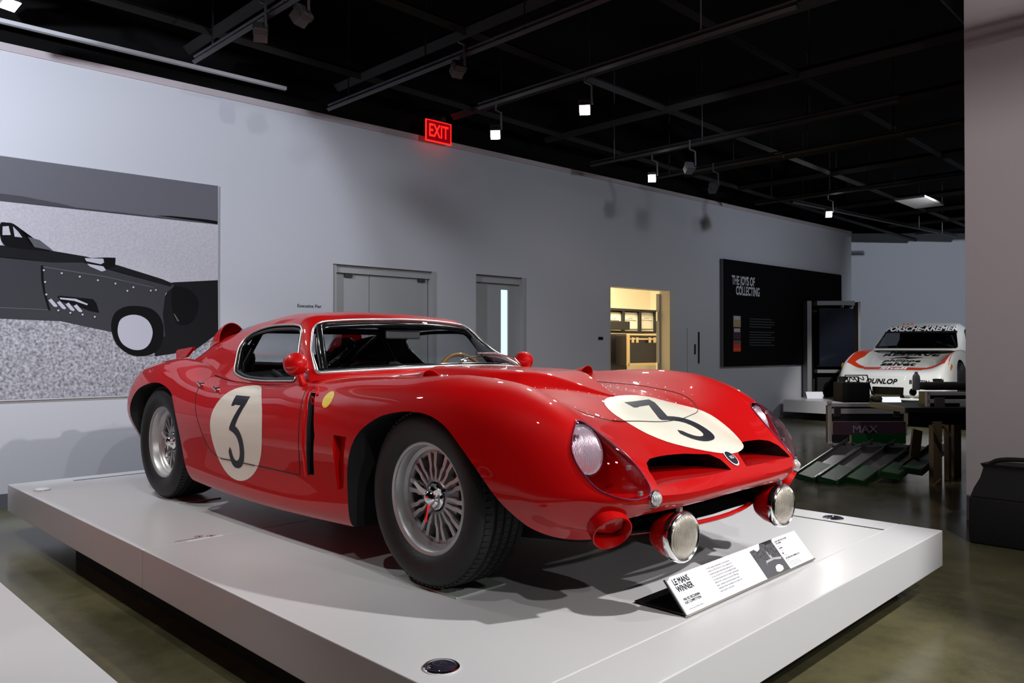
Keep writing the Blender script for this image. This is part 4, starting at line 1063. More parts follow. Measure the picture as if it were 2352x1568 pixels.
mp('windscreen_gap', [(0.07, 2.153), (0.105, 2.117), (0.133, 2.073), (0.082, 2.075)], 'mural_salt', 0)
mp('windscreen_pane', [(0.168, 2.083), (0.25, 2.064), (0.345, 1.988), (0.215, 2.006)], 'mural_mid', 0)
mp('intake', [(0.567, 1.946), (0.733, 1.966), (0.799, 1.968), (0.796, 1.899), (0.708, 1.857), (0.656, 1.886), (0.567, 1.911)], 'mural_dark', 0)
mp('intake_top', [(0.569, 1.948), (0.707, 1.953), (0.712, 1.922), (0.688, 1.906), (0.579, 1.923)], 'mural_light', 0)
mp('intake_base', [(0.586, 1.904), (0.707, 1.89), (0.727, 1.859), (0.695, 1.847), (0.605, 1.883)], 'mural_light', 0)
mp('door_line', [(0.258, 1.864), (0.274, 1.868), (0.277, 1.767), (0.289, 1.659), (0.326, 1.518), (0.311, 1.513), (0.275, 1.659), (0.26, 1.766)], 'mural_dark', 0)
mp('lower_line', [(-2.55, 1.577), (0.311, 1.522), (0.311, 1.515), (-2.55, 1.569)], 'mural_mid', 0)
mp('upper_line', [(0.274, 1.86), (0.708, 1.811), (1.099, 1.74), (1.099, 1.733), (0.708, 1.803), (0.274, 1.851)], 'mural_mid', 0)
mp('exhaust_opening', [(0.373, 1.628), (0.395, 1.634), (0.631, 1.617), (0.655, 1.585), (0.677, 1.508), (0.642, 1.514), (0.606, 1.52), (0.543, 1.546), (0.395, 1.589)], 'mural_dark', 0)
mp('exhaust_rail', [(0.389, 1.619), (0.505, 1.614), (0.593, 1.576), (0.587, 1.565), (0.493, 1.597), (0.395, 1.606)], 'mural_light', 0)
mp('rear_wheel', [(1.256, 1.736), (1.344, 1.749), (1.418, 1.722), (1.471, 1.656), (1.479, 1.579), (1.449, 1.486), (1.39, 1.431), (1.316, 1.43), (1.264, 1.511)], 'mural_dark', 5)
mp('rear_hub', [(1.264, 1.519), (1.279, 1.512), (1.316, 1.453), (1.301, 1.449)], 'mural_mid', 0)
mp('tyre', [(0.768, 1.411), (0.794, 1.505), (0.867, 1.56), (0.975, 1.573), (1.086, 1.551), (1.157, 1.479), (1.183, 1.375), (1.165, 1.256), (1.116, 1.182), (1.032, 1.15), (0.922, 1.16), (0.828, 1.226), (0.782, 1.311)], 'mural_dark', 5)
mp('wheel_disc', [(0.818, 1.384), (0.841, 1.456), (0.908, 1.494), (0.989, 1.492), (1.059, 1.447), (1.094, 1.359), (1.073, 1.263), (1.018, 1.208), (0.936, 1.204), (0.861, 1.247), (0.825, 1.312)], 'mural_light', 5)
mp('exhaust_pipe', [(0.31, 1.594), (0.331, 1.608), (0.375, 1.553), (0.368, 1.541), (0.348, 1.546)], 'mural_light')
mp('exhaust_pipe', [(0.37, 1.578), (0.391, 1.593), (0.436, 1.537), (0.428, 1.526), (0.409, 1.53)], 'mural_light')
mp('exhaust_pipe', [(0.431, 1.567), (0.453, 1.582), (0.497, 1.525), (0.49, 1.514), (0.47, 1.519)], 'mural_light')
mp('exhaust_pipe', [(0.488, 1.555), (0.511, 1.57), (0.553, 1.517), (0.546, 1.506), (0.526, 1.511)], 'mural_light')
for s_, h_ in [(0.278, 1.829), (0.403, 1.814), (0.532, 1.794), (0.665, 1.773), (0.798, 1.753), (0.938, 1.73), (1.077, 1.708), (0.891, 1.697), (1.118, 1.715), (0.287, 1.737), (0.296, 1.639), (0.38, 1.516), (0.465, 1.499), (0.553, 1.488), (0.643, 1.472)]: mp('body_fastener', [(s_ + .008 * math.cos(t), h_ + .008 * math.sin(t)) for t in np.linspace(0, 2 * PI, 9)[:-1]], 'mural_light')
# ------------------------------------------------------------------ ceiling grid, tracks and spot heads
def beam(name, a, b_, r, m, parent=None):
    a = Vector(a); b_ = Vector(b_); return obj(name, tube([a, b_], r, 4, up=(0, 0, 1)), m, parent)
k = 0
for y in np.arange(-6.9, 17, 1.41):
    if abs(y - 0) < .3 or abs(y - 1.41) < .3: pass
    o = tag(beam('ceiling_beam', (-3.1 + .058 * y, y, 3.42), (8.8, y, 3.42), .055, 'beam_black'), 'black beam under the dark ceiling running along the red car', 'beam', 'black beams along the car')
for x in np.arange(-2.6, 8, 1.45):
    tag(beam('cross_beam', (x, -8, 3.42), (x, 17, 3.42), .04, 'beam_black'), 'black cross beam under the dark ceiling running away from the camera', 'beam', 'black cross beams')
trk = [((-2.63, 0.0, 3.15), (6, 0.0, 3.15), 'long light track over the red car tail, nearest the camera'),
       ((-2.94, 1.41, 3.15), (6, 1.41, 3.15), 'long light track above the exit sign end of the wall'),
       ((-1.9, 2.38, 3.15), (1.2, 2.38, 3.15), 'light track carrying the two bright spotlights over the doors'),
       ((-2.6, 4.93, 3.15), (1.0, 4.93, 3.15), 'light track above the wall left of the lit doorway'),
       ((-2.5, 6.09, 3.15), (1.2, 6.09, 3.15), 'light track above the lit doorway'),
       ((-2.4, 8.78, 3.15), (1.2, 8.78, 3.15), 'light track above the black text panel'),
       ((-2.7, -1.46, 3.15), (1.2, -1.46, 3.15), 'light track at the top left corner over the mural'),
       ((-1.9, 9.0, 3.15), (-1.2, 15.0, 3.15), 'light track high over the white race car')]
for a, b_, l_ in trk:
    a = Vector(a); b_ = Vector(b_); t = empty('light_track', tuple(a), l_, 'track')
    def tp(n_, z0, z1, hw, m):
        o = beam(n_, a + Vector((0, 0, (z0 + z1) / 2)), b_ + Vector((0, 0, (z0 + z1) / 2)), hw, m); o.parent = t; o.matrix_parent_inverse = Matrix.Translation(a).inverted(); return o
    tp('rail', 0, 0, .022, 'track_metal'); tp('rail_lip', .03, .05, .012, 'track_metal')
    n_ = int((b_ - a).length / 1.2)
    for i in range(n_ + 1):
        q = a + (b_ - a) * (i + .3) / (n_ + 1); o = beam('hanger', q, q + Vector((0, 0, 1.1)), .008, 'track_metal'); o.parent = t; o.matrix_parent_inverse = Matrix.Translation(a).inverted()
# thin white rail along the wall top at the left
tag(wobj('wall_track', -2.5, 2.25, 3.66, 3.69, .12, .16, 'track_white'), 'thin pale rail along the top of the left wall', 'rail')
def spot_head(p, aim, lit, label, energy=0, size=.06, cone=60, colr=(1, .98, .95), group=None, blend=.5, sh=1.0):
    p = Vector(p); d = (Vector(aim) - p).normalized(); q = d.to_track_quat('Z', 'Y').to_matrix().to_4x4(); q.translation = p
    t = empty('spotlight', tuple(p), label, 'spotlight', group)
    bm = bmesh.new(); box(bm, (-.045, -.045, -.11), (.045, .045, 0), 0, q, .006)
    for z in (-.10, -.085, -.07): box(bm, (-.05, -.05, z), (.05, .05, z + .007), 0, q)
    o = obj('lamp_head', bm, 'lamp_body', t); o.matrix_parent_inverse = Matrix.Translation(p).inverted()
    bm = bmesh.new(); box(bm, (-.042, -.042, .0005), (.042, .042, .004), 0, q); o = obj('lamp_face', bm, 'lamp_emit' if lit else 'dark_glass', t); o.matrix_parent_inverse = Matrix.Translation(p).inverted()
    bm = bmesh.new(); tube([p - d * .07 + Vector((.075, 0, 0)), p - d * .07 + Vector((.07, 0, .16)), p - d * .07 + Vector((0, 0, .2)), p - d * .07 + Vector((0, 0, max(.22, 3.15 - p.z)))], .01, 6, bm)
    o = obj('lamp_yoke', bm, 'lamp_body', t); o.matrix_parent_inverse = Matrix.Translation(p).inverted()
    if energy:
        L_ = bpy.data.lights.new('spot', 'SPOT'); L_.energy = energy; L_.spot_size = math.radians(cone); L_.spot_blend = blend; L_.shadow_soft_size = size; L_.color = colr
        lo = bpy.data.objects.new('spot', L_); col.objects.link(lo); lo.location = p + d * .05; lo.rotation_euler = (-d).to_track_quat('Z', 'Y').to_euler()
    return t
G = 'spotlights hanging from the ceiling tracks'
for p, aim, lit, lab, e, cone in SPOTS: spot_head(p, aim, lit, lab, e, .05, cone, group=None)
# recessed dim ceiling panel and exit sign
tag(boxo('ceiling_panel', (-.50, 9.3, 3.02), (-.10, 10.2, 3.05), 'diffuser'), 'dim flat rectangular panel hanging under the far ceiling', 'panel')
ex = empty('exit_sign', tuple(W(4.07, 3.6, .1)), 'glowing red EXIT sign hanging at the top of the left wall', 'sign')
def ep(o): o.parent = ex; o.matrix_parent_inverse = Matrix.Translation(ex.location).inverted(); return o
ep(wobj('sign_pane', 3.90, 4.24, 3.50, 3.72, .10, .108, 'exit_pane'))
for a in ((3.895, 3.905, 3.495, 3.725), (4.235, 4.245, 3.495, 3.725), (3.895, 4.245, 3.49, 3.502), (3.895, 4.245, 3.718, 3.726)): ep(wobj('glowing_edge', *a, .098, .112, 'exit_red'))
ep(text_obj('exit_letters', 'EXIT', .20, MW @ Matrix.Translation((4.07, 3.607, .1095)), 'exit_red', None, bold=.003, sx=.66))
ep(wobj('sign_mount', 3.98, 4.16, 3.726, 3.80, .08, .13, 'black'))
# ------------------------------------------------------------------ black text panel on the wall
jp = empty('text_panel', tuple(W(11.8, 1.8)), 'large black wall panel lettered THE JOYS OF COLLECTING', 'panel')
def jpp(o): o.parent = jp; o.matrix_parent_inverse = Matrix.Translation(jp.location).inverted(); return o
jpp(wobj('panel_board', 9.77, 13.9, .92, 2.65, .0, .05, 'panel_black')); jpp(wobj('panel_edge', 9.755, 9.77, .92, 2.65, .0, .05, 'mid_grey'))
jpp(text_obj('panel_title', 'THE JOYS OF', .20, MW @ Matrix.Translation((10.02, 2.32, .052)), 'title_grey', None, align='LEFT', bold=.006, sx=.60))
jpp(text_obj('panel_title', 'COLLECTING', .20, MW @ Matrix.Translation((10.14, 2.155, .052)), 'title_grey', None, align='LEFT', bold=.006, sx=.60))
for i, (m1, m2) in enumerate((('gold_metal', 'light_grey'), ('purple', 'light_grey'), ('stripe', 'mid_grey'))):
    h = 1.56 - i * .20
    ppn = jpp(wobj('panel_picture', 10.06, 10.28, h, h + .185, .05, .0515, m1)); q = jpp(wobj('picture_detail', 10.08, 10.26, h + .12, h + .18, .0515, .0525, m2))
for i in range(11):
    if i == 4: continue
    jpp(wobj('text_line', 10.55, 11.35 - (.1 if i % 3 == 0 else 0), 1.70 - i * .044, 1.715 - i * .044, .05, .0512, 'faint_text'))
# ------------------------------------------------------------------ far platform, kiosk, white race car
MF = Matrix((R_, F0, Vector((0, 0, 1)))).transposed().to_4x4(); MF.translation = Vector((CAM.x, CAM.y, 0))   # r, f, z frame
def wp(u, v, f):
    """pixel at depth f -> (r,z)"""
    return (u - 1176) / 1785 * f, .885 - (v - 799.6) / 1785 * f
b = bmesh.new(); prism(b, [(4.66, 13.36), (7.2, 11.0), (14, 11.0), (14, 18.0), (9.5, 18.0), (4.76, 13.6)], 'z', -.20, 0)
for v in b.verts: v.co = MF @ v.co
fpl = tag(obj('far_platform', b, 'white_lam'), 'white low platform far back under the white race car', 'platform')
b = bmesh.new(); prism(b, [(5.3, 13.4), (7.4, 11.4), (13.8, 11.4), (13.8, 17.8), (9.7, 17.8)], 'z', -.33, -.20)
for v in b.verts: v.co = MF @ v.co
obj('recessed_plinth', b, 'black', fpl)
kk = empty('screen_kiosk', tuple(MF @ Vector((5.6, 14.2, 0))), 'upright grey kiosk with a dark screen beside the black text panel', 'kiosk')
def kp(name, r0, r1, f0, f1, z0, z1, m, rot=0):
    f0 += .0; f1 -= .14; r0 -= .02; r1 -= .12
    b = bmesh.new(); box(b, (r0, f0, z0), (r1, f1, z1), 0, MF @ Matrix.Translation((5.55, 14.0, 0)) @ Matrix.Rotation(math.radians(rot), 4, 'Z') @ Matrix.Translation((-5.55, -14.0, 0)), .003)
    o = obj(name, b, m, kk); o.matrix_parent_inverse = Matrix.Translation(kk.location).inverted(); return o
kp('kiosk_side', 5.34, 5.52, 14.0, 14.35, 0, 1.74, 'kiosk'); kp('kiosk_side', 6.30, 6.36, 14.0, 14.35, 0, 1.72, 'kiosk'); kp('kiosk_top', 5.52, 6.30, 14.0, 14.35, 1.66, 1.74, 'kiosk')
kp('kiosk_back', 5.52, 6.30, 14.30, 14.35, 0, 1.66, 'black'); kp('screen', 5.54, 6.26, 14.06, 14.10, .56, 1.60, 'screen'); kp('screen_shelf', 5.52, 6.30, 14.0, 14.3, .44, .50, 'kiosk'); kp('counter_base', 5.56, 6.0, 14.1, 14.3, .0, .36, 'black')
for a in (5.95, 6.12): kp('label_tab', a, a + .11, 14.03, 14.05, 1.615, 1.65, 'light_grey')
# ---- white race car
wc = empty('white_race_car', (0, 0, 0), 'white wide-bodied race car with red stripes and black sponsor lettering on the far platform', 'car')
FR = Vector(MF @ Vector((6.10, 12.6, 0))); hd = math.radians(41)      # heading: front points to camera-left
back = (F0 * math.cos(hd) + R_ * math.sin(hd)).normalized(); rgt = Vector((back.y, -back.x, 0))
MC = Matrix((rgt, back, Vector((0, 0, 1)))).transposed().to_4x4(); MC.translation = FR; MC = MC @ Matrix.Diagonal((.91, 1, 1, 1))      # x across, y rearwards, z up
secs = [  # y, then z of centre, inner hood edge, fender crest, z/half width
 (-.06, .14, .14, .16, .88, .06), (.00, .43, .43, .44, .92, .05), (.10, .50, .50, .55, .945, .05), (.35, .565, .56, .70, .96, .06), (.8, .67, .65, .83, .96, .08), (1.3, .76, .74, .875, .96, .09),
 (1.75, .83, .82, .87, .94, .10), (2.4, .86, .86, .87, .93, .12), (3.2, .87, .87, .92, .98, .14), (4.0, .90, .92, .95, 1.0, .18), (4.6, .70, .70, .80, .98, .25)]
S_ = np.array(secs); yq = np.linspace(-.06, 4.6, 70); VV = np.zeros((70, 41, 3))
for i, y in enumerate(yq):
    z0, z1, z2, hw, zb_ = [float(mono(S_[:, 0], S_[:, j], y)[0]) for j in range(1, 6)]
    pr = [(0, z0), (.35, z0 + (z1 - z0) * .5), (.60, z1), (.74, (z1 + z2) / 2 + .01), (.84, z2), (.94 * hw, z2 - .07), (hw, (z2 + zb_) / 2 + .05), (hw * .995, zb_ + .08), (hw * .97, zb_), (0, zb_)]
    P_ = np.array([(-a, b__) for a, b__ in pr[::-1][:-1]] + pr); tpar = np.arange(len(P_)); yz = np.stack([np.interp(np.linspace(0, len(P_) - 1, 41), tpar, P_[:, k_]) for k_ in (0, 1)], 1)
    kern = yz.copy(); kern[1:-1] = (yz[:-2] + 2 * yz[1:-1] + yz[2:]) / 4
    VV[i, :, 0] = kern[:, 0]; VV[i, :, 1] = y + .10 * (np.abs(kern[:, 0])) ** 3 * (1 - min(1, max(0, y / 1.0))); VV[i, :, 2] = kern[:, 1]
bm, v_ = grid_bm(VV); bm.faces.new(v_[0][:-1]); bm.faces.new(v_[-1][:-1][::-1]); clean(bm, 1e-4)
wb = from_bm(bm); WV = bvh_of(wb)
bm = bmesh.new()
for s in (-1, 1):
    for yy in (.95, 3.6): prism(bm, [(yy + .37 * math.cos(t), .33 + .37 * math.sin(t)) for t in np.linspace(0, 2 * PI, 33)[:-1]], 'x', s * .72, s * 1.2, 1)
    prism(bm, [(s * .41 + .06 * math.cos(t), .19 + .06 * math.sin(t)) for t in np.linspace(0, 2 * PI, 25)[:-1]], 'y', -.5, .25, 1)
prism(bm, [(-.26, .09), (.26, .09), (.26, .26), (-.26, .26)], 'y', -.5, .22, 1)
wme = boolean(wb, from_bm(bm))
def wco(o): o.matrix_local = MC; return o
wbo = wco(mobj('body', wme, ['car_white', 'black'], wc, 40))
# cabin
cab = [(1.55, [(0, .85), (.62, .85), (.75, .84), (.76, .835)]), (1.75, [(0, 1.0), (.66, .99), (.78, .95), (.84, .85)]), (2.15, [(0, 1.27), (.62, 1.255), (.73, 1.17), (.84, .85)]), (2.45, [(0, 1.36), (.58, 1.345), (.69, 1.26), (.84, .85)]), (3.0, [(0, 1.32), (.55, 1.305), (.65, 1.22), (.77, .90)]), (3.8, [(0, 1.08), (.38, 1.06), (.46, 1.0), (.70, .90)]), (4.4, [(0, .93), (.30, .92), (.4, .9), (.6, .88)])]
ycs = [c_[0] for c_ in cab]; CP = np.array([c_[1] for c_ in cab]); yq = np.linspace(1.55, 4.4, 50); VV = []
for y in yq:
    P_ = np.array([[float(mono(ycs, CP[:, j, k_], y)[0]) for k_ in (0, 1)] for j in range(4)]); full = np.concatenate([P_[::-1][:-1] * [-1, 1], P_]); tpar = np.arange(7)
    yz = np.stack([np.interp(np.linspace(0, 6, 37), tpar, full[:, k_]) for k_ in (0, 1)], 1); kern = yz.copy(); kern[1:-1] = (yz[:-2] + 2 * yz[1:-1] + yz[2:]) / 4
    VV.append([(a, y + .18 * (1 - a * a / .6) * -1 * max(0, (2.3 - y) / .75), b__) for a, b__ in kern])
bm, _ = grid_bm(np.array(VV)); bmesh.ops.recalc_face_normals(bm, faces=bm.faces)
if sum(f.normal.z for f in bm.faces) < 0: bmesh.ops.reverse_faces(bm, faces=bm.faces)
csurf = from_bm(bm); CV = bvh_of(csurf); cs = solid(csurf, .03, 1)
WSW = round_poly([(-.75, .885), (.75, .885), (.60, 1.295), (-.60, 1.295)], .05); bm = bmesh.new(); prism(bm, WSW, 'y', .9, 2.28, 1); cw = from_bm(bm)
SWW = round_poly([(2.0, .92), (3.2, .94), (3.0, 1.19), (2.45, 1.24), (2.25, 1.2)], .04); bm = bmesh.new()
for s in (-1, 1): prism(bm, SWW, 'x', s * .35, s * .9, 1)
cme = boolean(boolean(cs, cw), from_bm(bm)); wco(mobj('cabin', cme, ['car_white', 'black'], wc, 40))
thin2 = solid(csurf, .006); bm = bmesh.new(); prism(bm, WSW, 'y', .9, 2.28, 0); wg = wco(mobj('windscreen', boolean(thin2, from_bm(bm), 'INTERSECT'), 'smoke_glass', wc, 40))
wco(boxo('interior', (-.70, 1.85, .60), (.70, 3.6, .86), 'black', wc))
bm = bmesh.new(); tube([(-.55, 2.4, .9), (-.42, 2.45, 1.2), (.42, 2.45, 1.2), (.55, 2.4, .9)], .02, 8, bm); tube([(-.42, 2.45, 1.2), (.5, 2.5, .9)], .018, 8, bm); wco(obj('roll_cage', bm, 'steel_dark', wc))
wco(boxo('racing_seat', (.15, 2.5, .7), (.6, 2.7, 1.15), 'case_black', wc, .05))
def onb(x, z): 
    h = WV.ray_cast(Vector((x, -2, z)), Vector((0, 1, 0)))[0]; return h
# visor band with text, hood letters projected from above
dfr = (0, 1, -.0)
wband = wco(obj('visor_band', decal([[(-.66, 1.16), (.66, 1.16), (.60, 1.285), (-.60, 1.285)]], (0, .4, 0), (1, 0, 0), (0, 0, 1), (0, 1, 0), CV, .006, .05), 'black', wc))
def wtext(name, s, size, x, zy, top, m='black', **kw):
    if top: o = text_obj(name, s, size, frame((x, zy, 2), (1, 0, 0), (0, 1, 0)), m, wc, WV, (0, 0, -1), .006, **kw)
    else: o = text_obj(name, s, size, frame((x, -2, zy), (1, 0, 0), (0, 0, 1)), m, wc, kw.pop('bv', WV), (0, 1, 0), .008, **kw)
    return wco(o)
wco(text_obj('visor_lettering', 'PORSCHE-KREMER', .125, frame((0, .4, 1.228), (1, 0, 0), (0, 0, 1)), 'panel_white', wc, CV, (0, 1, 0), .012, bold=.004, sx=1.25))
wtext('hood_lettering', 'NUMERO', .22, 0, 1.60, True, bold=.008, sx=.95); wtext('hood_lettering', 'RESERVE', .25, 0, 1.36, True, bold=.009, sx=1.05)
bm = decal([[(-.30, 1.02), (.02, 1.20), (.02, 1.12), (.30, 1.12), (.0, .93), (.02, 1.03), (-.2, 1.02)]], (0, 0, 2), (1, 0, 0), (0, 1, 0), (0, 0, -1), WV, .006, .06); wco(obj('hood_emblem', bm, 'black', wc))
wtext('hood_lettering', 'philippe', .27, 0, .82, True, bold=.006, sx=.75); wtext('hood_lettering', 'salvet', .30, 0, .57, True, bold=.009, sx=.85)
bm = decal([[(-.54, .37), (.54, .37), (.48, .21), (-.48, .21)]], (0, 0, 2), (1, 0, 0), (0, 1, 0), (0, 0, -1), WV, .004, .06); wco(obj('front_stripe', bm, 'stripe', wc))
wtext('stripe_lettering', 'Shell', .20, 0, .285, True, 'panel_white', bold=.006, sx=1.2)
for s in (-1, 1):
    bm = decal([[(s * .50, .26), (s * .54, .40), (s * .72, .46), (s * .70, .9), (s * .76, 1.6), (s * .88, 1.6), (s * .84, .9), (s * .88, .32)]], (0, 0, 2), (1, 0, 0), (0, 1, 0), (0, 0, -1), WV, .004, .06); wco(obj('fender_stripe', bm, 'stripe', wc))
wtext('bumper_lettering', 'DUNLOP', .11, -.12, .345, False, bold=.003, sx=1.15, shear=.25); wtext('bumper_lettering', 'BILSTEIN', .085, .50, .345, False, bold=.002, sx=.95)
for s in (-1, 1):
    p = WV.ray_cast(Vector((s * 3, .35, .55)), Vector((-s, 0, 0)))[0]
    if p: wco(obj('shell_badge', lathe([(0, s * .004), (.075, s * .003), (.078, 0)], 24, 'x', c=(p.x, .38, .56)), 'shell_yellow', wc))
    for yy in (.95, 3.6):
        wco(obj('wheel', lathe([(0, s * .86), (.12, s * .87), (.20, s * .93), (.22, s * .95), (.30, s * .96), (.325, s * .93), (.33, s * .80), (.33, s * .70), (0, s * .70)], 36, 'x', c=(0, yy, .33)), 'rubber', wc, 40))
    wco(boxo('front_splitter', (-.95 if s < 0 else 0, -.14, .035), (0 if s < 0 else .95, .3, .06), 'black', wc))
    p = onb(s * .78, .36)
    if p: wco(boxo('headlamp_pane', (s * .78 - .09, p.y - .01, .30), (s * .78 + .09, p.y + .02, .41), 'dark_glass', wc, .02))
wco(boxo('grille_mesh', (-.26, .10, .09), (.26, .12, .26), 'mesh_gold', wc))
bm = bmesh.new()
for k in range(3): bmesh.ops.create_uvsphere(bm, u_segments=10, v_segments=6, radius=.02, matrix=Matrix.Translation((-.38 + k * .08, 2.3, 1.33)))
wco(obj('roof_lamp', bm, 'stripe', wc))
# little caption signs on the far platform
for i, (u, f_) in enumerate(((1900, 13.1), (2050, 12.9))):
    r, z = wp(u, 905, 13.2); q = MF @ Vector((r * (12.25 / 13.2 if i else 1), 12.25 if i else 13.7, .001)); Mq = Matrix.Translation(q) @ Matrix.Rotation(math.atan2(R_.y, R_.x), 4, 'Z')
    b = bmesh.new(); box(b, (-.15, 0, 0), (.15, .01, .14), 0, Mq @ Matrix.Rotation(math.radians(-35), 4, 'X')); tag(obj('small_sign', b, 'panel_white'), ['small white caption card at the left corner of the far platform', 'small white caption card under the nose of the white race car'][i], 'sign')
# ------------------------------------------------------------------ flight case, bag, table, ramps
def box_f(name, u0, u1, v0, v1, f, dep, m, parent=None, bev=0, loc=None):
    r0, z1 = wp(u0, v0, f); r1, z0 = wp(u1, v1, f); b = bmesh.new(); box(b, (r0, f, z0), (r1, f + dep, z1), 0, MF, bev); o = obj(name, b, m, parent)
    if parent: o.matrix_parent_inverse = Matrix.Translation(parent.location).inverted()
    return o
FC = 9.2
fc = empty('flight_case', tuple(MF @ Vector((4.2, FC, -.33))), 'black flight case with metal edges standing under a black bag', 'case')
box_f('case_panel', 1908, 2080, 932, 1018, FC, .15, 'case_black', fc); 
for u0, u1, v0, v1 in ((1903, 1910, 932, 1022), (2076, 2083, 948, 1000), (1908, 2082, 926, 934), (1908, 2080, 938, 950), (1908, 1960, 1017, 1023)): box_f('metal_edge', u0, u1, v0, v1, FC - .012, .03, 'case_metal', fc, .003)
for u in (1915, 2051): 
    o = box_f('latch', u, u + 16, 933, 957, FC - .03, .02, 'chrome', fc, .003); 
for u, v in ((1905, 925), (1908, 1018), (2083, 945)):
    r, z = wp(u, v, FC - .02); b = bmesh.new(); bmesh.ops.create_uvsphere(b, u_segments=10, v_segments=8, radius=.028, matrix=Matrix.Translation(MF @ Vector((r, FC - .01, z)))); o = obj('ball_corner', b, 'case_metal', fc, 60); o.matrix_parent_inverse = Matrix.Translation(fc.location).inverted()
for u in (1930, 2060):
    r, z = wp(u, 1032, FC); b = lathe([(0, -.02), (.05, -.02), (.055, 0), (.05, .02), (0, .02)], 20, 'y', c=(0, 0, 0)); 
    for v in b.verts: v.co += MF @ Vector((r, FC + .1, -.275))
    o = obj('caster', b, 'black', fc, 40); o.matrix_parent_inverse = Matrix.Translation(fc.location).inverted()
# bag frame on the case
bg2 = empty('camera_bag', tuple(MF @ Vector((4.25, FC + .2, wp(0, 926, FC)[1]))), 'black open equipment bag sitting on the flight case', 'bag')
z_t = wp(0, 926, FC)[1]
r0 = wp(1944, 0, FC)[0]; r1 = wp(2008, 0, FC)[0]
b = bmesh.new(); box(b, (r0, FC + .1, z_t), (r1, FC + .4, z_t + .24), 0, MF, .02)
for v in b.verts: v.co.z = min(v.co.z, z_t + .24)
o = obj('bag_body', b, 'bag', bg2, 50); o.matrix_parent_inverse = Matrix.Translation(bg2.location).inverted()
b = bmesh.new()
P_ = [MF @ Vector(p) for p in ((r0 - .02, FC + .08, z_t + .01), (r0 + .02, FC + .08, z_t + .33), (r1 - .05, FC + .08, z_t + .33), (r1 + .01, FC + .08, z_t + .1))]; tube(P_, .008, 6, b)
P_ = [MF @ Vector(p) for p in ((r0 + .0, FC + .35, z_t + .01), (r0 + .04, FC + .35, z_t + .30), (r1 - .04, FC + .35, z_t + .30), (r1 - .02, FC + .35, z_t + .1))]; tube(P_, .008, 6, b)
for k in range(4): tube(smooth_poly([tuple(MF @ Vector((r0 + .04 + k * .06, FC + .08 + .05 * k, z_t + .31))), tuple(MF @ Vector((r0 + .09 + k * .06, FC + .15, z_t + .24 + .03 * (k % 2)))), tuple(MF @ Vector((r0 + .13 + k * .05, FC + .2, z_t + .31)))], 5, False), .006, 6, b)
o = obj('bag_frame', b, 'black', bg2, 50); o.matrix_parent_inverse = Matrix.Translation(bg2.location).inverted()
r, z = wp(2030, 922, FC); b = bmesh.new(); bmesh.ops.create_uvsphere(b, u_segments=16, v_segments=10, radius=.07, matrix=Matrix.Translation(MF @ Vector((r, FC + .2, z_t + .042))) @ Matrix.Diagonal((1, 1, .62, 1)))
tag(obj('coiled_strap', b, 'mesh_gold', None, 60), 'small tan rolled bundle beside the black bag on the flight case', 'bundle')
# second case at right on the black table
FT = 6.9
tb = empty('work_table', tuple(MF @ Vector((3.7, FT, -.33))), 'black topped work table with timber legs left of the pinkish wall', 'table')
def tbx(name, u0, u1, v0, v1, f, dep, m, bev=0): return box_f(name, u0, u1, v0, v1, f, dep, m, tb, bev)
tbx('table_top', 2078, 2300, 936, 948, FT, .7, 'case_black', .004)
tbx('table_apron', 2085, 2290, 948, 975, FT + .05, .04, 'case_black')
for u0, u1, vb, f, m in ((2143, 2163, 1147, FT + .02, 'timber'), (2178, 2184, 1140, FT + .25, 'timber'), (2190, 2207, 1125, FT + .5, 'timber')): tbx('table_leg', u0, u1, 968, vb, f, .08, m, .003)
def rod(name, a, b_, f, r, m, par): 
    ra, za = wp(a[0], a[1], f); rb, zb2 = wp(b_[0], b_[1], f); o = obj(name, tube([MF @ Vector((ra, f, za)), MF @ Vector((rb, f, zb2))], r, 6), m, par, 50); o.matrix_parent_inverse = Matrix.Translation(par.location).inverted(); return o
rod('brace', (2120, 1135), (2160, 1100), FT, .012, 'timber', tb); rod('brace', (2165, 975), (2185, 1005), FT, .012, 'timber', tb); rod('brace', (2143, 975), (2162, 1012), FT, .01, 'timber', tb)
lean = empty('leaning_plank', tuple(MF @ Vector((3.5, 7.4, -.2))), 'short pale plank leaning between the ramps and the timber legs', 'plank')
ra, za = wp(2108, 987, 7.4); rb, zb2 = wp(2086, 1066, 7.4); b = bmesh.new()
pa = Vector((ra, 7.4, za)); pb = Vector((rb, 7.3, zb2)); d_ = (pb - pa).normalized(); sd = Vector((1, 0, -d_.x / d_.z)).normalized() * .045
vs4 = [b.verts.new(MF @ (p + sd * q + Vector((0, y, 0)))) for p in (pa, pb) for q in (-1, 1) for y in (0, .03)]
for idx in ((0, 1, 3, 2), (4, 6, 7, 5), (0, 4, 5, 1), (2, 3, 7, 6), (0, 2, 6, 4), (1, 5, 7, 3)): b.faces.new([vs4[i] for i in idx])
o = obj('plank', b, 'timber', lean); o.matrix_parent_inverse = Matrix.Translation(lean.location).inverted()
c2_ = empty('tool_case', tuple(MF @ Vector((3.9, FT, wp(0, 936, FT)[1]))), 'dark metal edged case on the black table at the pinkish wall', 'case')
def cbx(name, u0, u1, v0, v1, f, dep, m, bev=0): return box_f(name, u0, u1, v0, v1, f, dep, m, c2_, bev)
cbx('case_panel', 2136, 2270, 901, 935, FT + .15, .2, 'case_black')
for u0, u1, v0, v1 in ((2130, 2270, 900, 908), (2130, 2270, 917, 926), (2128, 2136, 900, 936)): cbx('metal_edge', u0, u1, v0, v1, FT + .13, .03, 'case_metal', .003)
cbx('latch', 2147, 2170, 913, 936, FT + .11, .02, 'steel_dark', .003); cbx('latch', 2206, 2218, 918, 934, FT + .11, .02, 'case_metal', .003)
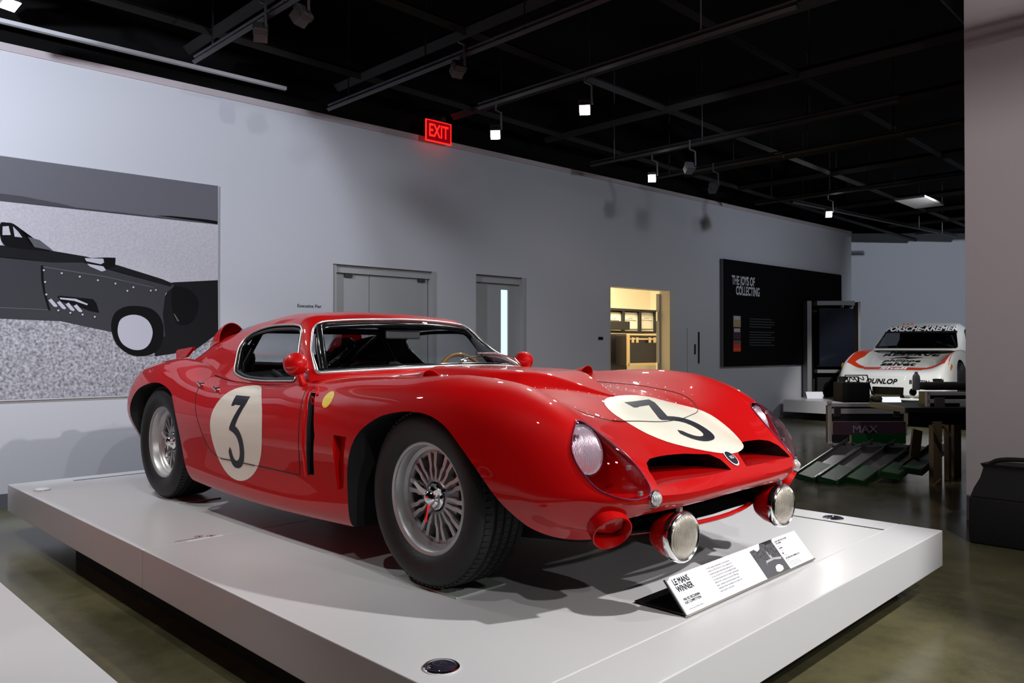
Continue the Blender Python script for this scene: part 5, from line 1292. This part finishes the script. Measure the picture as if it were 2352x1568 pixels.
zt2 = wp(0, 900, FT)[1]; r, _z = wp(2151, 0, FT); b = lathe([(0, 0), (.032, .0), (.034, .02), (.034, .10), (.030, .13), (.014, .155), (.013, .17), (0, .17)], 20, 'z'); 
for v in b.verts: v.co += MF @ Vector((r, FT + .35, zt2 - .0))
tag(obj('water_bottle', b, 'bottle', None, 50), 'clear plastic water bottle standing on the tool case', 'bottle')
b = bmesh.new(); r_a = wp(2166, 0, FT)[0]; box(b, (r_a, FT + .3, zt2), (r_a + .5, FT + .5, zt2 + .07), 0, MF, .02); tag(obj('folded_cloth', b, 'bag', None, 50), 'dark folded cloth lying on the tool case beside the water bottle', 'cloth')
# green ramp set
rp_ = empty('ramp_rack', tuple(MF @ Vector((3.2, 7.6, -.33))), 'green ramp rack lettered MAX with sloping steel channels in the dark', 'ramp')
def rbx(name, u0, u1, v0, v1, f, dep, m, bev=0): return box_f(name, u0, u1, v0, v1, f, dep, m, rp_, bev)
rbx('rack_panel', 1912, 2080, 968, 998, 8.0, .04, 'purple'); rbx('green_panel', 1955, 2080, 996, 1019, 7.98, .05, 'green_paint')
r, z = wp(1986, 986, 7.98); o = text_obj('panel_lettering', 'MAX', .105, MF @ frame((r, 7.985, z), (1, 0, 0), (0, 0, 1)), 'case_metal', rp_, bold=.001, sx=1.15); o.matrix_parent_inverse = Matrix.Translation(rp_.location).inverted()
for i, (a, b_) in enumerate((((1965, 1020), (1848, 1105)), ((2025, 1020), (1900, 1112)), ((2075, 1022), (1960, 1112)), ((2125, 1028), (2040, 1098)), ((2170, 1022), (2090, 1088)))):
    ra, za = wp(a[0], a[1], 7.95); fb = (.885 + .33) / ((b_[1] - 799.6) / 1785) if i == 0 else 6.95; rb, zb2 = wp(b_[0], b_[1], fb)
    pa = Vector((ra, 7.95, za)); pb = Vector((rb, fb, zb2 + .02)); d_ = (pb - pa).normalized(); sd = Vector((1, 0, 0)); sd = (sd - d_ * sd.dot(d_)).normalized(); nn = d_.cross(sd).normalized()
    if nn.z < 0: nn = -nn
    b = bmesh.new()
    for q0, q1, h0, h1 in ((-.08, .08, 0, .012), (-.09, -.078, 0, .05), (.078, .09, 0, .05)):
        vs8 = [b.verts.new(MF @ (p + sd * q + nn * h)) for p in (pa, pb) for q in (q0, q1) for h in (h0, h1)]
        for idx in ((0, 1, 3, 2), (4, 6, 7, 5), (0, 4, 5, 1), (2, 3, 7, 6), (0, 2, 6, 4), (1, 5, 7, 3)): b.faces.new([vs8[i_] for i_ in idx])
    o = obj('ramp_channel', b, 'steel_dark', rp_); o.matrix_parent_inverse = Matrix.Translation(rp_.location).inverted()
    b = bmesh.new(); vs8 = [b.verts.new(MF @ (p + sd * q + nn * h)) for p in (pb - d_ * .42, pb) for q in (-.095, .095) for h in (-.02, .035)]
    for idx in ((0, 1, 3, 2), (4, 6, 7, 5), (0, 4, 5, 1), (2, 3, 7, 6), (0, 2, 6, 4), (1, 5, 7, 3)): b.faces.new([vs8[i_] for i_ in idx])
    o = obj('ramp_foot', b, 'green_paint', rp_); o.matrix_parent_inverse = Matrix.Translation(rp_.location).inverted()
for u in (1938, 1958, 2000, 2048): rod('support_strut', (u, 1018), (u + 4, 1045), 7.9, .015, 'black', rp_)
# black equipment bag with strap handle at the right edge
bb = empty('equipment_bag', (2.30, 3.10, -.33), 'boxy black equipment bag with a strap handle on the floor at the right', 'bag')
b = bmesh.new(); bx = (-.235, -.13, 0); box(b, (-.235, -.22, 0), (.50, .2, .29), bev=.015); obj('bag_body', b, 'bag', bb, 50)
b = bmesh.new(); V_ = []
for t, (x0, x1, y0, y1) in zip((.29, .34, .40, .46, .485, .49), ((-.225, .49, -.21, .19), (-.21, .48, -.19, .17), (-.185, .46, -.15, .14), (-.175, .44, -.12, .11), (-.19, .44, -.13, .12), (-.10, .40, -.10, .1))):
    V_.append([(x, y, t + .006 * math.sin(x * 17 + y * 9)) for x, y in smooth_poly([(x0, y0), (x1, y0), (x1, y1), (x0, y1)], 1)] )
bm, v_ = grid_bm(np.array(V_), closed_v=True); bm.faces.new(v_[-1]); clean(bm); bmesh.ops.subdivide_edges(bm, edges=bm.edges[:], cuts=1, use_grid_fill=True); obj('bag_top', bm, 'bag', bb, 50)
obj('strap_handle', tube(smooth_poly([(-.16, -.10, .46), (-.10, -.10, .515), (.06, -.10, .53), (.25, -.1, .515), (.38, -.1, .47)], 6, False), .014, 8), 'black', bb, 50)
# cases and bins seen through the lit doorway
sr = empty('storage_shelf', tuple(W(10.6, 0, -2.6)), 'black steel shelving with pale bins inside the lit store room', 'shelf')
def pxb(name, u0, u1, v0, v1, d, dep, m, par=None, bev=.004):
    (s0, h1), (s1, h0) = wall_px(u0, (v0 + v0) / 2, d), wall_px(u1, v1, d); ha = wall_px(u0, v0, d)[1]
    o = wobj(name, s0, s1, h0, ha, d - dep, d, m, None, bev)
    if par: o.parent = par; o.matrix_parent_inverse = Matrix.Translation(par.location).inverted()
    return o
for u in (1431, 1469, 1505): pxb('shelf_post', u, u + 4.5, 712, 762, -2.3, .05, 'black', sr)
pxb('shelf_board', 1395, 1530, 711.5, 714, -2.3, .6, 'black', sr); pxb('shelf_board', 1395, 1530, 758, 765, -2.25, .6, 'black', sr)
BL = ['pale bin at the left end of the store room shelf, cut by the doorway', 'second pale bin from the left on the store room shelf', 'third pale bin from the left on the store room shelf', 'pale bin at the right end of the store room shelf by the door leaf']
for i, (u0, u1) in enumerate(((1403, 1430), (1436, 1468), (1474, 1504.5), (1510, 1534))):
    o = pxb('storage_bin', u0, u1, 716, 757, -2.36, .4, 'bin', None, .02); tag(o, BL[i], 'bin', 'pale bins on the store room shelf')
    o.matrix_world.translation = (0, 0, .0)
    l_ = pxb('bin_lid', u0 + 1, u1 - 7, 733, 735, -2.345, .02, 'cream_wall', o)
    l_ = pxb('bin_label', u0 + 6, u1 - 14, 722, 731, -2.348, .01, 'light_grey', o)
c3 = empty('road_case', tuple(W(9.0, 0, -1.2)), 'black road case with brass coloured edges inside the lit doorway', 'case')
pxb('case_panel', 1446, 1513, 770, 838, -1.2, .3, 'case_black', c3)
for u0, u1, v0, v1 in ((1442, 1447, 768, 842), (1512, 1516, 776, 840), (1442, 1530, 767, 771), (1445, 1530, 776, 781), (1442, 1515, 834, 839)): pxb('case_edge', u0, u1, v0, v1, -1.17, .03, 'gold_metal', c3)
for u in (1452, 1462, 1491, 1502): pxb('case_latch', u, u + 5, 775, 787, -1.15, .02, 'gold_metal', c3)
o = pxb('storage_crate', 1380, 1440, 766, 860, -1.6, .5, 'case_black'); tag(o, 'dark crate at the left inside the lit doorway', 'crate')
o = pxb('small_black_case', 1390, 1447, 736, 757, -2.05, .2, 'bag'); tag(o, 'small black case on the shelf in front of the leftmost bins', 'case')
# ------------------------------------------------------------------ unseen gallery lamps and added brightening spots
def lamp(p, aim, e, cone=50, size=.05, c=(1, .98, .96), blend=.4):
    L_ = bpy.data.lights.new('unseen_spot', 'SPOT'); L_.energy = e; L_.spot_size = math.radians(cone); L_.spot_blend = blend; L_.shadow_soft_size = size; L_.color = c
    lo = bpy.data.objects.new('unseen_spot', L_); col.objects.link(lo); lo.location = p; d = Vector(aim) - Vector(p); lo.rotation_euler = (-d).to_track_quat('Z', 'Y').to_euler(); return lo
for a in LAMPS: lamp(*a)
# red neighbour car on the lower-left platform (outside the frame; its colour bounces onto the platform side)
nb = empty('neighbour_car', (-.3, -3.55, 0), 'red car on the lower left platform, just outside the frame', 'car')
for o in list(car.children):
    if o.name.split('.')[0] in ('body_shell', 'hood', 'roof', 'door', 'wheel'):
        c = o.copy(); col.objects.link(c); c.parent = nb
